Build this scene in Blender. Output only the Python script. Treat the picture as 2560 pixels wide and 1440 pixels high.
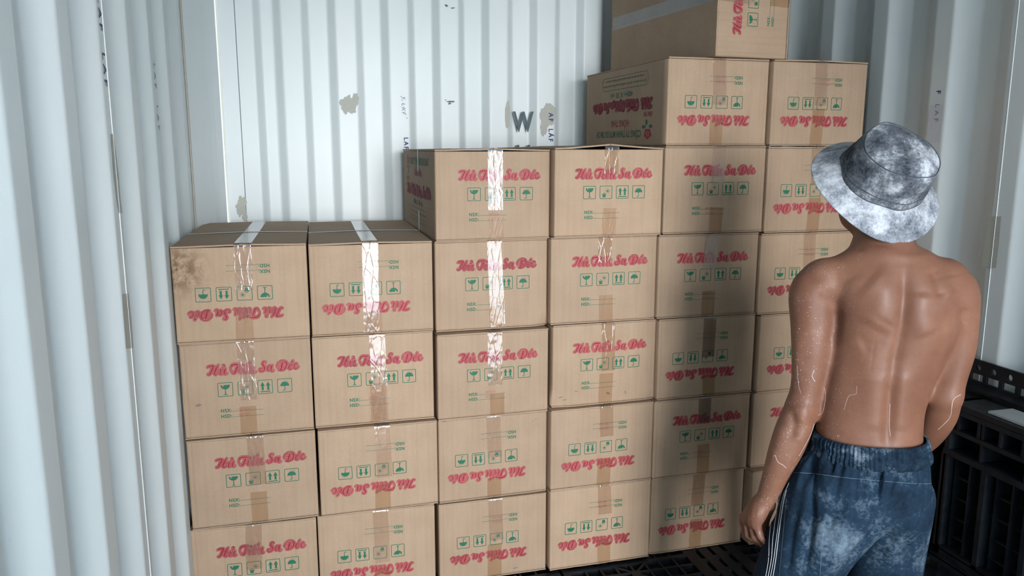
import bpy, bmesh, math, random
import numpy as np
from mathutils import Vector, Matrix
from mathutils.bvhtree import BVHTree

for o in list(bpy.data.objects):
    bpy.data.objects.remove(o, do_unlink=True)
SC = bpy.context.scene
COL = SC.collection
PI = math.pi

# ------------------------------------------------------------------ camera
F_PX = 1981.13
CAM = np.array([0.36406, 0.0, 1.57898])
YAW, PITCH, ROLL = 0.25982, 0.175855, 0.000226
_cy, _sy, _cp, _sp = math.cos(YAW), math.sin(YAW), math.cos(PITCH), math.sin(PITCH)
C_F = np.array([_sy*_cp, _cy*_cp, -_sp])
_r = np.array([_cy, -_sy, 0.0])
_u = np.cross(_r, C_F)
C_R = math.cos(ROLL)*_r + math.sin(ROLL)*_u
C_U = -math.sin(ROLL)*_r + math.cos(ROLL)*_u
cd = bpy.data.cameras.new('camera')
cd.sensor_width = 36.0
cd.sensor_fit = 'HORIZONTAL'
cd.lens = F_PX*36.0/2560.0
cd.clip_start = 0.02
cam = bpy.data.objects.new('camera', cd)
COL.objects.link(cam)
M = Matrix(((C_R[0], C_U[0], -C_F[0], CAM[0]), (C_R[1], C_U[1], -C_F[1], CAM[1]),
            (C_R[2], C_U[2], -C_F[2], CAM[2]), (0, 0, 0, 1)))
cam.matrix_world = M
SC.camera = cam

# ------------------------------------------------------------------ light
SC.view_settings.view_transform = 'Standard'
SC.view_settings.look = 'None'
SC.view_settings.gamma = 1.0
SC.view_settings.use_curve_mapping = False
SC.view_settings.exposure = 0.15

DOOR_Y = -1.3
wd = bpy.data.worlds.new('daylight')
SC.world = wd
wd.use_nodes = True
wn = wd.node_tree.nodes
wl = wd.node_tree.links
bg = wn['Background']
tc = wn.new('ShaderNodeTexCoord')
sep = wn.new('ShaderNodeSeparateXYZ')
rmp = wn.new('ShaderNodeValToRGB')
wl.new(tc.outputs['Generated'], sep.inputs[0])
wl.new(sep.outputs['Z'], rmp.inputs[0])
rmp.color_ramp.elements[0].position = 0.0
rmp.color_ramp.elements[0].color = (0.74, 0.88, 1.0, 1)
rmp.color_ramp.elements[1].position = 0.9
rmp.color_ramp.elements[1].color = (0.55, 0.78, 1.0, 1)
wl.new(rmp.outputs[0], bg.inputs[0])
bg.inputs[1].default_value = 4.2

def lamp(name, kind, loc, aim, power, size=None, color=(1, 1, 1)):
    l = bpy.data.lights.new(name, kind)
    l.energy = power
    l.color = color
    if size and kind == 'AREA':
        l.shape = 'RECTANGLE'; l.size, l.size_y = size
    o = bpy.data.objects.new(name, l)
    o.location = loc
    o.rotation_euler = (Vector(aim)-Vector(loc)).to_track_quat('-Z', 'Y').to_euler()
    COL.objects.link(o)
    return o
sun = lamp('sun', 'SUN', (0, 8, 10), (0.6, 5.0, 0), 24.0, color=(1.0, 0.97, 0.92))
sun.data.angle = 0.01
key = lamp('bright_sky', 'AREA', (1.9, -18.3, 3.7), (1.6, 1.65, 1.25), 4300, (5.4, 7.2), (0.97, 0.985, 1.0))
po = bpy.data.lights.new('door_portal', 'AREA')
po.shape = 'RECTANGLE'; po.size = 2.35; po.size_y = 2.4
po.cycles.is_portal = True
pob = bpy.data.objects.new('door_portal', po)
pob.location = (1.175, DOOR_Y-0.02, 1.2)
pob.rotation_euler = (PI/2, 0, 0)
pob.rotation_euler = Vector((0, 1, 0)).to_track_quat('-Z', 'Z').to_euler()
COL.objects.link(pob)

# ------------------------------------------------------------------ materials
def mat(name, base=(0.5, 0.5, 0.5), rough=0.6, metal=0.0, spec=0.5):
    m = bpy.data.materials.new(name)
    m.use_nodes = True
    b = m.node_tree.nodes['Principled BSDF']
    b.inputs['Base Color'].default_value = (*base, 1)
    b.inputs['Roughness'].default_value = rough
    b.inputs['Metallic'].default_value = metal
    b.inputs['Specular IOR Level'].default_value = spec
    return m, m.node_tree, b
def N(nt, t, **kw):
    n = nt.nodes.new(t)
    for k, v in kw.items():
        if k in n.inputs: n.inputs[k].default_value = v
        else: setattr(n, k, v)
    return n
def noise(nt, scale, detail=4, rough=0.55, vec=None, mapscale=None, coord='Object'):
    t = N(nt, 'ShaderNodeTexCoord')
    src = t.outputs[coord] if vec is None else vec
    if mapscale:
        mp = N(nt, 'ShaderNodeMapping')
        mp.inputs['Scale'].default_value = mapscale
        nt.links.new(src, mp.inputs[0]); src = mp.outputs[0]
    n = N(nt, 'ShaderNodeTexNoise', Scale=scale, Detail=detail, Roughness=rough)
    nt.links.new(src, n.inputs['Vector'])
    return n
def ramp(nt, fac, stops):
    r = N(nt, 'ShaderNodeValToRGB')
    e = r.color_ramp.elements
    while len(e) < len(stops): e.new(0.5)
    for i, (p, c) in enumerate(stops):
        e[i].position = p
        e[i].color = (*c, 1) if len(c) == 3 else c
    nt.links.new(fac, r.inputs[0])
    return r
def mix(nt, a, b, fac, mode='MIX'):
    m = N(nt, 'ShaderNodeMix', data_type='RGBA', blend_type=mode)
    for s, i in ((fac, 0), (a, 6), (b, 7)):
        if hasattr(s, 'links') or hasattr(s, 'is_linked'): nt.links.new(s, m.inputs[i])
        else: m.inputs[i].default_value = s if i == 0 else (*s, 1)
    return m.outputs[2]
def bump(nt, b, h, strength=0.3, dist=0.002):
    n = N(nt, 'ShaderNodeBump', Strength=strength, Distance=dist)
    nt.links.new(h, n.inputs['Height'])
    nt.links.new(n.outputs[0], b.inputs['Normal'])
    return n

def wall_paint():
    m, nt, b = mat('pale_wall_paint', (0.6, 0.65, 0.66), 0.42)
    n1 = noise(nt, 2.2, 5, 0.6, mapscale=(1, 1, 0.35))
    r1 = ramp(nt, n1.outputs[0], [(0.3, (0.56, 0.61, 0.615)), (0.7, (0.635, 0.672, 0.67))])
    n2 = noise(nt, 55, 3, 0.6)
    r2 = ramp(nt, n2.outputs[0], [(0.72, (0, 0, 0)), (0.80, (0.35, 0.35, 0.35))])
    n3 = noise(nt, 9, 4, 0.65, mapscale=(1, 1, 0.12))
    r3 = ramp(nt, n3.outputs[0], [(0.55, (0, 0, 0)), (0.85, (0.30, 0.30, 0.30))])
    c = mix(nt, r1.outputs[0], (0.48, 0.52, 0.52), r3.outputs[0])
    c = mix(nt, c, (0.40, 0.43, 0.43), r2.outputs[0])
    nt.links.new(c, b.inputs['Base Color'])
    nb = noise(nt, 320, 2, 0.5)
    bump(nt, b, nb.outputs[0], 0.12, 0.001)
    return m
M_WALL = wall_paint()

def cardboard(name='kraft_cardboard', stain=False, dark=1.0):
    m, nt, b = mat(name, (0.46, 0.33, 0.23), 0.72, spec=0.25)
    oi = N(nt, 'ShaderNodeObjectInfo')
    n1 = noise(nt, 7, 4, 0.6)
    n2 = noise(nt, 240, 3, 0.7)
    n3 = noise(nt, 90, 2, 0.5, mapscale=(1, 1, 0.03))
    base = ramp(nt, n1.outputs[0], [(0.3, (0.330*dark, 0.230*dark, 0.155*dark)), (0.7, (0.378*dark, 0.267*dark, 0.184*dark))])
    f2 = ramp(nt, n2.outputs[0], [(0.35, (0.94, 0.94, 0.94)), (0.65, (1.03, 1.025, 1.02))])
    c = mix(nt, base.outputs[0], f2.outputs[0], 1.0, 'MULTIPLY')
    f3 = ramp(nt, n3.outputs[0], [(0.35, (0.95, 0.945, 0.94)), (0.6, (1.0, 1.0, 1.0))])
    c = mix(nt, c, f3.outputs[0], 1.0, 'MULTIPLY')
    tone = ramp(nt, oi.outputs['Random'], [(0.0, (0.93, 0.925, 0.92)), (1.0, (1.03, 1.02, 1.0))])
    c = mix(nt, c, tone.outputs[0], 1.0, 'MULTIPLY')
    if stain:
        t = N(nt, 'ShaderNodeTexCoord')
        sp = N(nt, 'ShaderNodeVectorMath', operation='DISTANCE')
        sp.inputs[1].default_value = (-0.165, 0.0, 0.215)
        nt.links.new(t.outputs['Object'], sp.inputs[0])
        rr = ramp(nt, sp.outputs['Value'], [(0.02, (1, 1, 1)), (0.10, (0, 0, 0))])
        ns = noise(nt, 28, 5, 0.7)
        rs = ramp(nt, ns.outputs[0], [(0.40, (0, 0, 0)), (0.56, (1, 1, 1))])
        mm = mix(nt, rr.outputs[0], rs.outputs[0], 1.0, 'MULTIPLY')
        c = mix(nt, c, (0.14, 0.08, 0.045), mm)
    nt.links.new(c, b.inputs['Base Color'])
    bump(nt, b, n3.outputs[0], 0.10, 0.001)
    return m
M_CARD = cardboard()
M_STAIN = cardboard('stained_cardboard', True)
M_EDGE = cardboard('cardboard_flap', False, 0.93)

def ink(name, c, var=0.85):
    m, nt, b = mat(name, c, 0.6, spec=0.3)
    n = noise(nt, 180, 3, 0.7)
    r = ramp(nt, n.outputs[0], [(0.3, tuple(x*var for x in c)), (0.7, c)])
    nt.links.new(r.outputs[0], b.inputs['Base Color'])
    return m
M_RED = ink('red_ink', (0.26, 0.014, 0.028))
M_REDD = ink('dark_red_ink', (0.27, 0.024, 0.038))
M_PINK = ink('pale_red_ink', (0.40, 0.078, 0.086))
M_PINKL = ink('pink_ink', (0.50, 0.165, 0.145))
M_GREEN = ink('green_ink', (0.010, 0.120, 0.064))
M_STAMP = ink('faint_stamp_ink', (0.33, 0.085, 0.065))
M_NAVY = ink('navy_ink', (0.03, 0.04, 0.16))
M_FADED = ink('faded_navy_ink', (0.30, 0.33, 0.42), 0.7)
M_SLATE = ink('slate_ink', (0.075, 0.115, 0.14), 0.8)
M_PUTTY = ink('grey_putty', (0.42, 0.42, 0.37), 0.85)
M_SMUDGE = ink('dark_smudge', (0.10, 0.11, 0.11), 0.6)
M_FILM = ink('white_film', (0.66, 0.70, 0.71), 0.95)

def tape_mat(name='clear_packing_tape', dull=False):
    m = bpy.data.materials.new(name)
    m.use_nodes = True
    nt = m.node_tree
    nt.nodes.remove(nt.nodes['Principled BSDF'])
    out = nt.nodes['Material Output']
    tr = N(nt, 'ShaderNodeBsdfTransparent')
    tr.inputs[0].default_value = (0.88, 0.80, 0.70, 1) if dull else (0.93, 0.87, 0.80, 1)
    gl = N(nt, 'ShaderNodeBsdfGlossy', Roughness=0.35 if dull else 0.07)
    gl.inputs[0].default_value = (1, 1, 1, 1)
    df = N(nt, 'ShaderNodeBsdfDiffuse')
    df.inputs[0].default_value = (0.66, 0.60, 0.55, 1)
    n1 = noise(nt, 36, 3, 0.6, mapscale=(1.0, 1.0, 0.32))
    n2 = noise(nt, 120, 2, 0.5, mapscale=(1, 1, 0.25))
    vo = N(nt, 'ShaderNodeTexVoronoi', Scale=48.0)
    vo.feature = 'DISTANCE_TO_EDGE'
    t = N(nt, 'ShaderNodeTexCoord')
    mp = N(nt, 'ShaderNodeMapping'); mp.inputs['Scale'].default_value = (1, 1, 0.35)
    nt.links.new(t.outputs['Object'], mp.inputs[0]); nt.links.new(mp.outputs[0], vo.inputs['Vector'])
    a1 = N(nt, 'ShaderNodeMath', operation='MULTIPLY_ADD'); a1.inputs[1].default_value = 0.25
    nt.links.new(n2.outputs[0], a1.inputs[0]); nt.links.new(n1.outputs[0], a1.inputs[2])
    vr = ramp(nt, vo.outputs['Distance'], [(0.0, (0.18, 0.18, 0.18)), (0.09, (0, 0, 0))])
    a2 = N(nt, 'ShaderNodeMath', operation='ADD')
    nt.links.new(a1.outputs[0], a2.inputs[0]); nt.links.new(vr.outputs[0], a2.inputs[1])
    bp = N(nt, 'ShaderNodeBump', Strength=0.35, Distance=0.004)
    nt.links.new(a2.outputs[0], bp.inputs['Height'])
    nt.links.new(bp.outputs[0], gl.inputs['Normal'])
    fr = N(nt, 'ShaderNodeFresnel', IOR=1.75)
    nt.links.new(bp.outputs[0], fr.inputs['Normal'])
    m1 = N(nt, 'ShaderNodeMixShader'); m1.inputs[0].default_value = 0.03 if dull else 0.06
    nt.links.new(tr.outputs[0], m1.inputs[1]); nt.links.new(df.outputs[0], m1.inputs[2])
    ml = N(nt, 'ShaderNodeMath', operation='MULTIPLY_ADD'); ml.inputs[1].default_value = 0.25 if dull else 1.0; ml.inputs[2].default_value = 0.0 if dull else 0.035
    nt.links.new(fr.outputs[0], ml.inputs[0])
    m2 = N(nt, 'ShaderNodeMixShader')
    nt.links.new(ml.outputs[0], m2.inputs[0])
    nt.links.new(m1.outputs[0], m2.inputs[1]); nt.links.new(gl.outputs[0], m2.inputs[2])
    nt.links.new(m2.outputs[0], out.inputs[0])
    return m
M_TAPE = tape_mat()
M_TAPED = tape_mat('dull_packing_tape', True)

def plastic():
    m, nt, b = mat('black_pallet_plastic', (0.012, 0.014, 0.017), 0.30, spec=0.22)
    n = noise(nt, 18, 4, 0.65)
    r = ramp(nt, n.outputs[0], [(0.35, (0.005, 0.007, 0.010)), (0.75, (0.015, 0.018, 0.022))])
    nt.links.new(r.outputs[0], b.inputs['Base Color'])
    r2 = ramp(nt, n.outputs[0], [(0.3, (0.30, 0.30, 0.30)), (0.7, (0.5, 0.5, 0.5))])
    nt.links.new(r2.outputs[0], b.inputs['Roughness'])
    return m
M_PLASTIC = plastic()
M_FLOOR = ink('dark_plywood', (0.10, 0.075, 0.055), 0.6)
M_GROUND = ink('pale_concrete', (0.42, 0.45, 0.47), 0.85)
M_GREYBOARD = ink('grey_board', (0.34, 0.36, 0.36), 0.9)

# ------------------------------------------------------------------ mesh helpers
class MB:
    def __init__(s):
        s.v = []; s.f = []; s.m = []; s.sm = []
    def add(s, vs, fs, mi=0, smooth=False):
        b = len(s.v)
        s.v.extend([tuple(float(c) for c in p) for p in vs])
        for f in fs:
            s.f.append([b+i for i in f]); s.m.append(mi); s.sm.append(smooth)
    def box(s, x0, x1, y0, y1, z0, z1, mi=0):
        v = [(x, y, z) for z in (z0, z1) for y in (y0, y1) for x in (x0, x1)]
        s.add(v, [(0, 2, 3, 1), (4, 5, 7, 6), (0, 1, 5, 4), (2, 6, 7, 3), (0, 4, 6, 2), (1, 3, 7, 5)], mi)
    def bar(s, a, b, wid, z0, z1, mi=0):
        a = np.array(a, float); b = np.array(b, float)
        d = b-a; d /= np.linalg.norm(d); n = np.array([-d[1], d[0]])*wid/2
        q = [a+n, a-n, b-n, b+n]
        v = [(p[0], p[1], z0) for p in q]+[(p[0], p[1], z1) for p in q]
        s.add(v, [(0, 1, 2, 3), (7, 6, 5, 4), (0, 4, 5, 1), (1, 5, 6, 2), (2, 6, 7, 3), (3, 7, 4, 0)], mi)
    def tube(s, pts, r, n=8, mi=0):
        pts = [Vector(p) for p in pts]
        rs = r if isinstance(r, (list, tuple)) else [r]*len(pts)
        vs = []; up = Vector((0.13, 0.21, 0.97))
        for i, p in enumerate(pts):
            t = (pts[min(i+1, len(pts)-1)]-pts[max(i-1, 0)]).normalized()
            a = t.cross(up)
            if a.length < 1e-4: a = t.cross(Vector((1, 0, 0)))
            a.normalize(); c = a.cross(t)
            for k in range(n):
                an = 2*PI*k/n
                vs.append(p+(a*math.cos(an)+c*math.sin(an))*rs[i])
        fs = [(i*n+k, i*n+(k+1) % n, (i+1)*n+(k+1) % n, (i+1)*n+k) for i in range(len(pts)-1) for k in range(n)]
        s.add(vs, fs, mi, True)
        s.add(vs[:n], [tuple(range(n))[::-1]], mi); s.add(vs[-n:], [tuple(range(n))], mi)
    def mesh(s, name, mats):
        me = bpy.data.meshes.new(name)
        me.from_pydata(s.v, [], s.f)
        for m in mats: me.materials.append(m)
        me.polygons.foreach_set('material_index', s.m)
        me.polygons.foreach_set('use_smooth', s.sm)
        me.update()
        return me
    def obj(s, name, mats, parent=None):
        if not isinstance(mats, (list, tuple)): mats = [mats]
        o = bpy.data.objects.new(name, s.mesh(name, mats))
        COL.objects.link(o)
        if parent: o.parent = parent
        return o
def tag(o, label=None, cat=None, group=None, kind=None):
    if label: o['label'] = label
    if cat: o['category'] = cat
    if group: o['group'] = group
    if kind: o['kind'] = kind
    return o
def empty(name, loc, rz=0, rot=None):
    o = bpy.data.objects.new(name, None)
    o.empty_display_size = 0.1
    o.location = loc
    o.rotation_euler = rot if rot else (0, 0, rz)
    COL.objects.link(o)
    return o

# pixel -> place, used only to measure where things of the photograph stand
def ray(px, py):
    return C_F+C_R*(px-1280)/F_PX-C_U*(py-720)/F_PX
def hit(px, py, axis, val):
    d = ray(px, py)
    return CAM+d*((val-CAM[axis])/d[axis])
def pix(P):
    d = np.asarray(P)-CAM
    z = d@C_F
    return 1280+F_PX*(d@C_R)/z, 720-F_PX*(d@C_U)/z

# ------------------------------------------------------------------ the container
W_IN, H_IN, Y_BACK = 2.35, 2.39, 3.25
def wall_profile(segs, z0, z1, name, flip=False, thick=0.002):
    """segs: plan polyline; extruded upward with a small thickness and softly rounded bends"""
    pts = [np.array(p, float) for p in segs]
    out = []
    for i, p in enumerate(pts):
        if 0 < i < len(pts)-1:
            a = pts[i-1]-p; b = pts[i+1]-p
            la, lb = np.linalg.norm(a), np.linalg.norm(b)
            r = min(0.0055, la*0.45, lb*0.45)
            q0 = p+a/la*r; q1 = p+b/lb*r
            if la > 0.02: out.append(p+a/la*(r+0.0025))
            for t in (0, 0.33, 0.67, 1):
                out.append((1-t)**2*q0+2*t*(1-t)*p+t*t*q1)
            if lb > 0.02: out.append(p+b/lb*(r+0.0025))
        else:
            out.append(p)
    mb = MB()
    zs = np.linspace(z0, z1, 9)
    n = len(out)
    vs = [(q[0], q[1], z) for z in zs for q in out]
    fs = []
    for k in range(len(zs)-1):
        for i in range(n-1):
            f = (k*n+i, k*n+i+1, (k+1)*n+i+1, (k+1)*n+i)
            fs.append(f[::-1] if flip else f)
    mb.add(vs, fs, 0, True)
    o = mb.obj(name, M_WALL)
    tag(o, kind='structure')
    return o
# side walls: standard trapezoid corrugation, inner flat / away slope / outer flat / facing slope
def side_segs(x_in, sgn, y_first, period, y0, y1):
    fl, sl, of, dp = 0.074, 0.070, 0.072, 0.036
    k0 = math.floor((y0-y_first)/period)-1
    pts = []
    k = k0
    while True:
        b = y_first+k*period
        for yy, xx in ((b, 0), (b+fl, 0), (b+fl+sl, dp), (b+fl+sl+of, dp)):
            pts.append((x_in+sgn*xx, yy))
        if b > y1: break
        k += 1
    return [p for p in pts if y0 <= p[1] <= y1]
segL = [(0.0, DOOR_Y)]+side_segs(0.0, -1, 1.181, 0.2855, DOOR_Y+0.03, 2.82)+[(0.0, 2.90), (0.0, 2.985)]
wallL = wall_profile(segL, 0, H_IN, 'wall_left')
segR = [(W_IN, DOOR_Y)]+side_segs(W_IN, 1, 2.717, 0.2925, DOOR_Y+0.03, 3.1)+[(W_IN, Y_BACK)]
wallR = wall_profile(segR, 0, H_IN, 'wall_right', True)
pts = [(0.098, Y_BACK), (0.272, Y_BACK)]
xb = 0.293
for k in range(11):
    x = xb+k*0.2032
    pts += [(x, Y_BACK+0.028), (x+0.027, Y_BACK), (x+0.105, Y_BACK), (x+0.130, Y_BACK+0.028)]
pts = [pts[0], (0.222, Y_BACK), (0.246, Y_BACK+0.028)]+[p for p in pts[2:] if p[0] < 2.30]+[(2.35, Y_BACK)]
wallB = wall_profile(pts, 0, H_IN, 'wall_back', True)
# corner posts
mb = MB()
cp = [(0.0, 2.985), (0.006, 2.99), (0.058, 3.17), (0.070, 3.20), (0.088, 3.235), (0.090, Y_BACK+0.035), (-0.02, Y_BACK+0.035), (-0.02, 2.985)]
n = len(cp)
mb.add([(x, y, z) for z in (0, H_IN) for x, y in cp], [(i, (i+1) % n, n+(i+1) % n, n+i) for i in range(n)])
tag(mb.obj('trim_1', M_WALL), kind='structure')
mb = MB()
mb.box(0.0885, 0.099, Y_BACK+0.022, Y_BACK+0.034, 0, H_IN)
mb.tube([(0.0035, 2.984, z) for z in (0, 0.8, 1.6, H_IN)], 0.0035)
tag(mb.obj('trim_2', ink('brown_sealant', (0.36, 0.33, 0.28))), kind='structure')
mb = MB()
cp = [(W_IN-0.07, Y_BACK+0.03), (W_IN-0.005, 3.1), (W_IN+0.03, 3.1), (W_IN+0.03, Y_BACK+0.03)]
mb.add([(x, y, z) for z in (0, H_IN) for x, y in cp], [(i, (i+1) % 4, 4+(i+1) % 4, 4+i) for i in range(4)])
tag(mb.obj('trim_3', M_WALL), kind='structure')
mb = MB()
mb.box(-0.06, W_IN+0.06, DOOR_Y, Y_BACK+0.06, H_IN, H_IN+0.03)
k = DOOR_Y+0.1
while k < Y_BACK-0.1:
    mb.box(0.02, W_IN-0.02, k, k+0.09, H_IN-0.012, H_IN-0.0005); k += 0.21
tag(mb.obj('ceiling', M_WALL), kind='structure')
mb = MB()
mb.box(-0.06, W_IN+0.06, DOOR_Y, Y_BACK+0.06, -0.03, 0)
tag(mb.obj('floor', M_FLOOR), kind='structure')
mb = MB()
mb.box(-14, 16, -26, DOOR_Y-0.002, -0.22, -0.12)
tag(mb.obj('ground', M_GROUND), kind='structure')
# unseen door leaf added to shade the left wall and leftmost cartons
mb = MB()
for q in range(9):
    a = 0.02+q*0.125
    mb.box(a, a+0.08, -0.012, 0.012, 0.05, 2.32); mb.box(a+0.08, a+0.125, -0.03, -0.006, 0.05, 2.32)
mb.box(0, 1.15, -0.03, 0.03, 0, 0.06); mb.box(0, 1.15, -0.03, 0.03, 2.31, 2.37)
for q in (0.3, 0.8): mb.tube([(q, -0.05, 0.0), (q, -0.05, 2.37)], 0.017)
dl = mb.obj('door_light_blocker', M_WALL)
dl.location = (-0.01, DOOR_Y-0.04, 0.0); dl.rotation_euler = (0, 0, -math.radians(76))
tag(dl, kind='structure')

def weld(parent, pts, r=0.0014):
    b = MB(); b.tube(pts, r, 8)
    return b.obj('weld_seam', M_WALL, parent)
weld(wallL, [(0.0003, 1.797, z) for z in (0.0, 0.8, 1.6, H_IN)])
weld(wallR, [(W_IN-0.0003, 1.897, z) for z in (0.0, 0.8, 1.6, H_IN)], 0.0016)
b = MB(); b.box(0.1565, 0.1590, Y_BACK-0.0006, Y_BACK+0.002, 0, H_IN)
b.obj('panel_seam', M_SLATE, wallB)

# ---- text
def text_geo(body, height, xs=1.0, bold=0.0, space=1.0):
    cu = bpy.data.curves.new('t', 'FONT')
    cu.body = body; cu.size = 1.0; cu.offset = bold; cu.resolution_u = 4
    cu.space_character = space
    o = bpy.data.objects.new('t', cu)
    COL.objects.link(o)
    dg = bpy.context.evaluated_depsgraph_get()
    ev = o.evaluated_get(dg)
    me = ev.to_mesh()
    v = np.array([p.co[:2] for p in me.vertices]) if len(me.vertices) else np.zeros((0, 2))
    f = [tuple(p.vertices) for p in me.polygons]
    ev.to_mesh_clear()
    bpy.data.objects.remove(o); bpy.data.curves.remove(cu)
    s = height/0.70
    v = v*[s*xs, s]
    if len(v): v[:, 0] -= v[:, 0].min()
    return v, f
def width(v): return v[:, 0].max() if len(v) else 0

# wall marks: lie on the flats of each wall
def decal(parent, name, m, polys):
    b = MB()
    for vs, fs in polys: b.add(vs, fs)
    return b.obj(name, m, parent)
def on_back(px, py, off=0.0009):
    p = hit(px, py, 1, Y_BACK-off); return p
def blob(fn, cx, cy, rx, ry, seed, n=40, jag=0.3):
    r = random.Random(seed)
    ph = [r.uniform(0, 6.28) for _ in range(6)]
    vs = []
    for i in range(n):
        a = 2*PI*i/n
        k = 1+jag*(0.5*math.sin(2*a+ph[0])+0.35*math.sin(5*a+ph[1])+0.25*math.sin(9*a+ph[2])+0.2*math.sin(15*a+ph[3]))
        vs.append(fn(cx+rx*k*math.cos(a), cy+ry*k*math.sin(a)))
    c = fn(cx, cy)
    return [c]+vs, [(0, i+1, (i+1) % n+1) for i in range(n)]
decal(wallB, 'paint_patch', M_PUTTY, [blob(on_back, 872, 262, 19, 26, 3, jag=0.33), blob(lambda a, b: on_back(a, b, 0.0012), 889, 245, 7, 14, 4, jag=0.33)])
decal(wallB, 'paint_patch', M_PUTTY, [blob(on_back, 603, 515, 14, 22, 5, jag=0.33), blob(lambda a, b: on_back(a, b, 0.0012), 612, 540, 6, 16, 8)])
decal(wallB, 'paint_patch', M_PUTTY, [blob(on_back, 1269, 287, 6.5, 35, 9, jag=0.12)])
decal(wallB, 'paint_patch', M_PUTTY, [blob(on_back, 1370, 288, 20, 30, 11, jag=0.18), blob(lambda a, b: on_back(a, b, 0.0011), 1360, 318, 9, 22, 12, jag=0.2)])
decal(wallB, 'smudge', M_SMUDGE, [blob(on_back, 1127, 254, 8, 2.4, 13, jag=0.5), blob(on_back, 1114, 250, 2, 1, 14),
                                 blob(on_back, 1124, 259, 5, 1.5, 19, jag=.6), blob(on_back, 1116, 14, 4, 2.6, 15, jag=.5), blob(on_back, 1132, 20, 4, 1.8, 16, jag=.6)])
decal(wallB, 'smudge', M_SMUDGE, [blob(on_back, 1010+q*2.5, 268+q*9, 0.9, 1.3, 17+q) for q in range(-3, 4)])
def poly_text(parent, name, m, body, org, xdir, ydir, nrm, height, xs=1.0, bold=0.0, space=1.0, off=0.0012):
    v, f = text_geo(body, height, xs, bold, space)
    org, xdir, ydir, nrm = [np.array(q, float) for q in (org, xdir, ydir, nrm)]
    vs = [org+xdir*p[0]+ydir*p[1]+nrm*off for p in v]
    b = MB(); b.add(vs, f)
    return b.obj(name, m, parent)
NB = (0, -1, 0)
# big W and the top of the letter below it
p0 = on_back(1283, 331)
poly_text(wallB, 'stencil_letter', M_SLATE, 'W', (1.232, Y_BACK, 1.643), (1, 0, 0), (0, 0, 1), NB, 0.083, 0.70, 0.012)
poly_text(wallB, 'stencil_letter', M_SLATE, 'H', (1.2475, Y_BACK, 1.506), (1, 0, 0), (0, 0, 1), NB, 0.083, 0.82, 0.012)
# sticker lettering running downward
def down_text(parent, m, body, x, z, h, space=1.25, wall='B', y=0):
    if wall == 'B':
        return poly_text(parent, 'sticker_lettering', m, body, (x, Y_BACK, z), (0, 0, -1), (1, 0, 0), NB, h, 1.0, 0.025, space)
    if wall == 'L':
        return poly_text(parent, 'sticker_lettering', m, body, (0.0, y, z), (0, 0, -1), (0, 1, 0), (1, 0, 0), h, 1.0, 0.025, space)
    return poly_text(parent, 'sticker_lettering', m, body, (W_IN, y, z), (0, 0, -1), (0, -1, 0), (-1, 0, 0), h, 1.0, 0.025, space)
down_text(wallB, M_NAVY, 'AF  LÁF', 1.388, 1.722, 0.019, 1.35)
down_text(wallB, M_FADED, 'F LAF', 0.772, 1.775, 0.014, 1.5)
down_text(wallB, M_NAVY, 'LAF', 0.778, 1.617, 0.017, 1.35)
down_text(wallL, M_NAVY, 'AF  LAF  LAF', 0, 1.955, 0.021, 1.55, 'L', 1.765)
down_text(wallL, M_FADED, 'LAF  LAF', 0, 1.80, 0.021, 1.6, 'L', 2.362)
down_text(wallR, M_NAVY, 'F', 0, 1.757, 0.017, 1.4, 'R', 2.172)
down_text(wallR, M_FADED, 'LAF', 0, 1.715, 0.017, 1.7, 'R', 2.172)
def on_left(px, py): return hit(px, py, 0, 0.0009)
def on_right(px, py): return hit(px, py, 0, W_IN-0.0009)
def strip(fn, pts):
    vs = []; 
    for a, b in pts: vs += [fn(*a), fn(*b)]
    return vs, [(2*i, 2*i+1, 2*i+3, 2*i+2) for i in range(len(pts)-1)]
decal(wallL, 'paint_patch', M_PUTTY, [strip(on_left, [((277, 335), (283, 335)), ((281, 380), (290, 382)), ((285, 440), (297, 440)), ((292, 500), (302, 500)), ((298, 533), (306, 533))])])
decal(wallL, 'paint_patch', M_PUTTY, [strip(on_left, [((306, 735), (322, 733)), ((311, 800), (329, 800)), ((316, 872), (334, 870))])])
decal(wallR, 'paint_patch', M_PUTTY, [strip(on_right, [((2472, 541), (2503, 541)), ((2462, 610), (2497, 610)), ((2452, 672), (2490, 670))])])
decal(wallR, 'sticker', ink('pale_sticker', (0.62, 0.62, 0.66)), [strip(on_right, [((2326, 262), (2358, 262)), ((2318, 315), (2352, 315)), ((2313, 356), (2347, 356))])])

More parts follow.
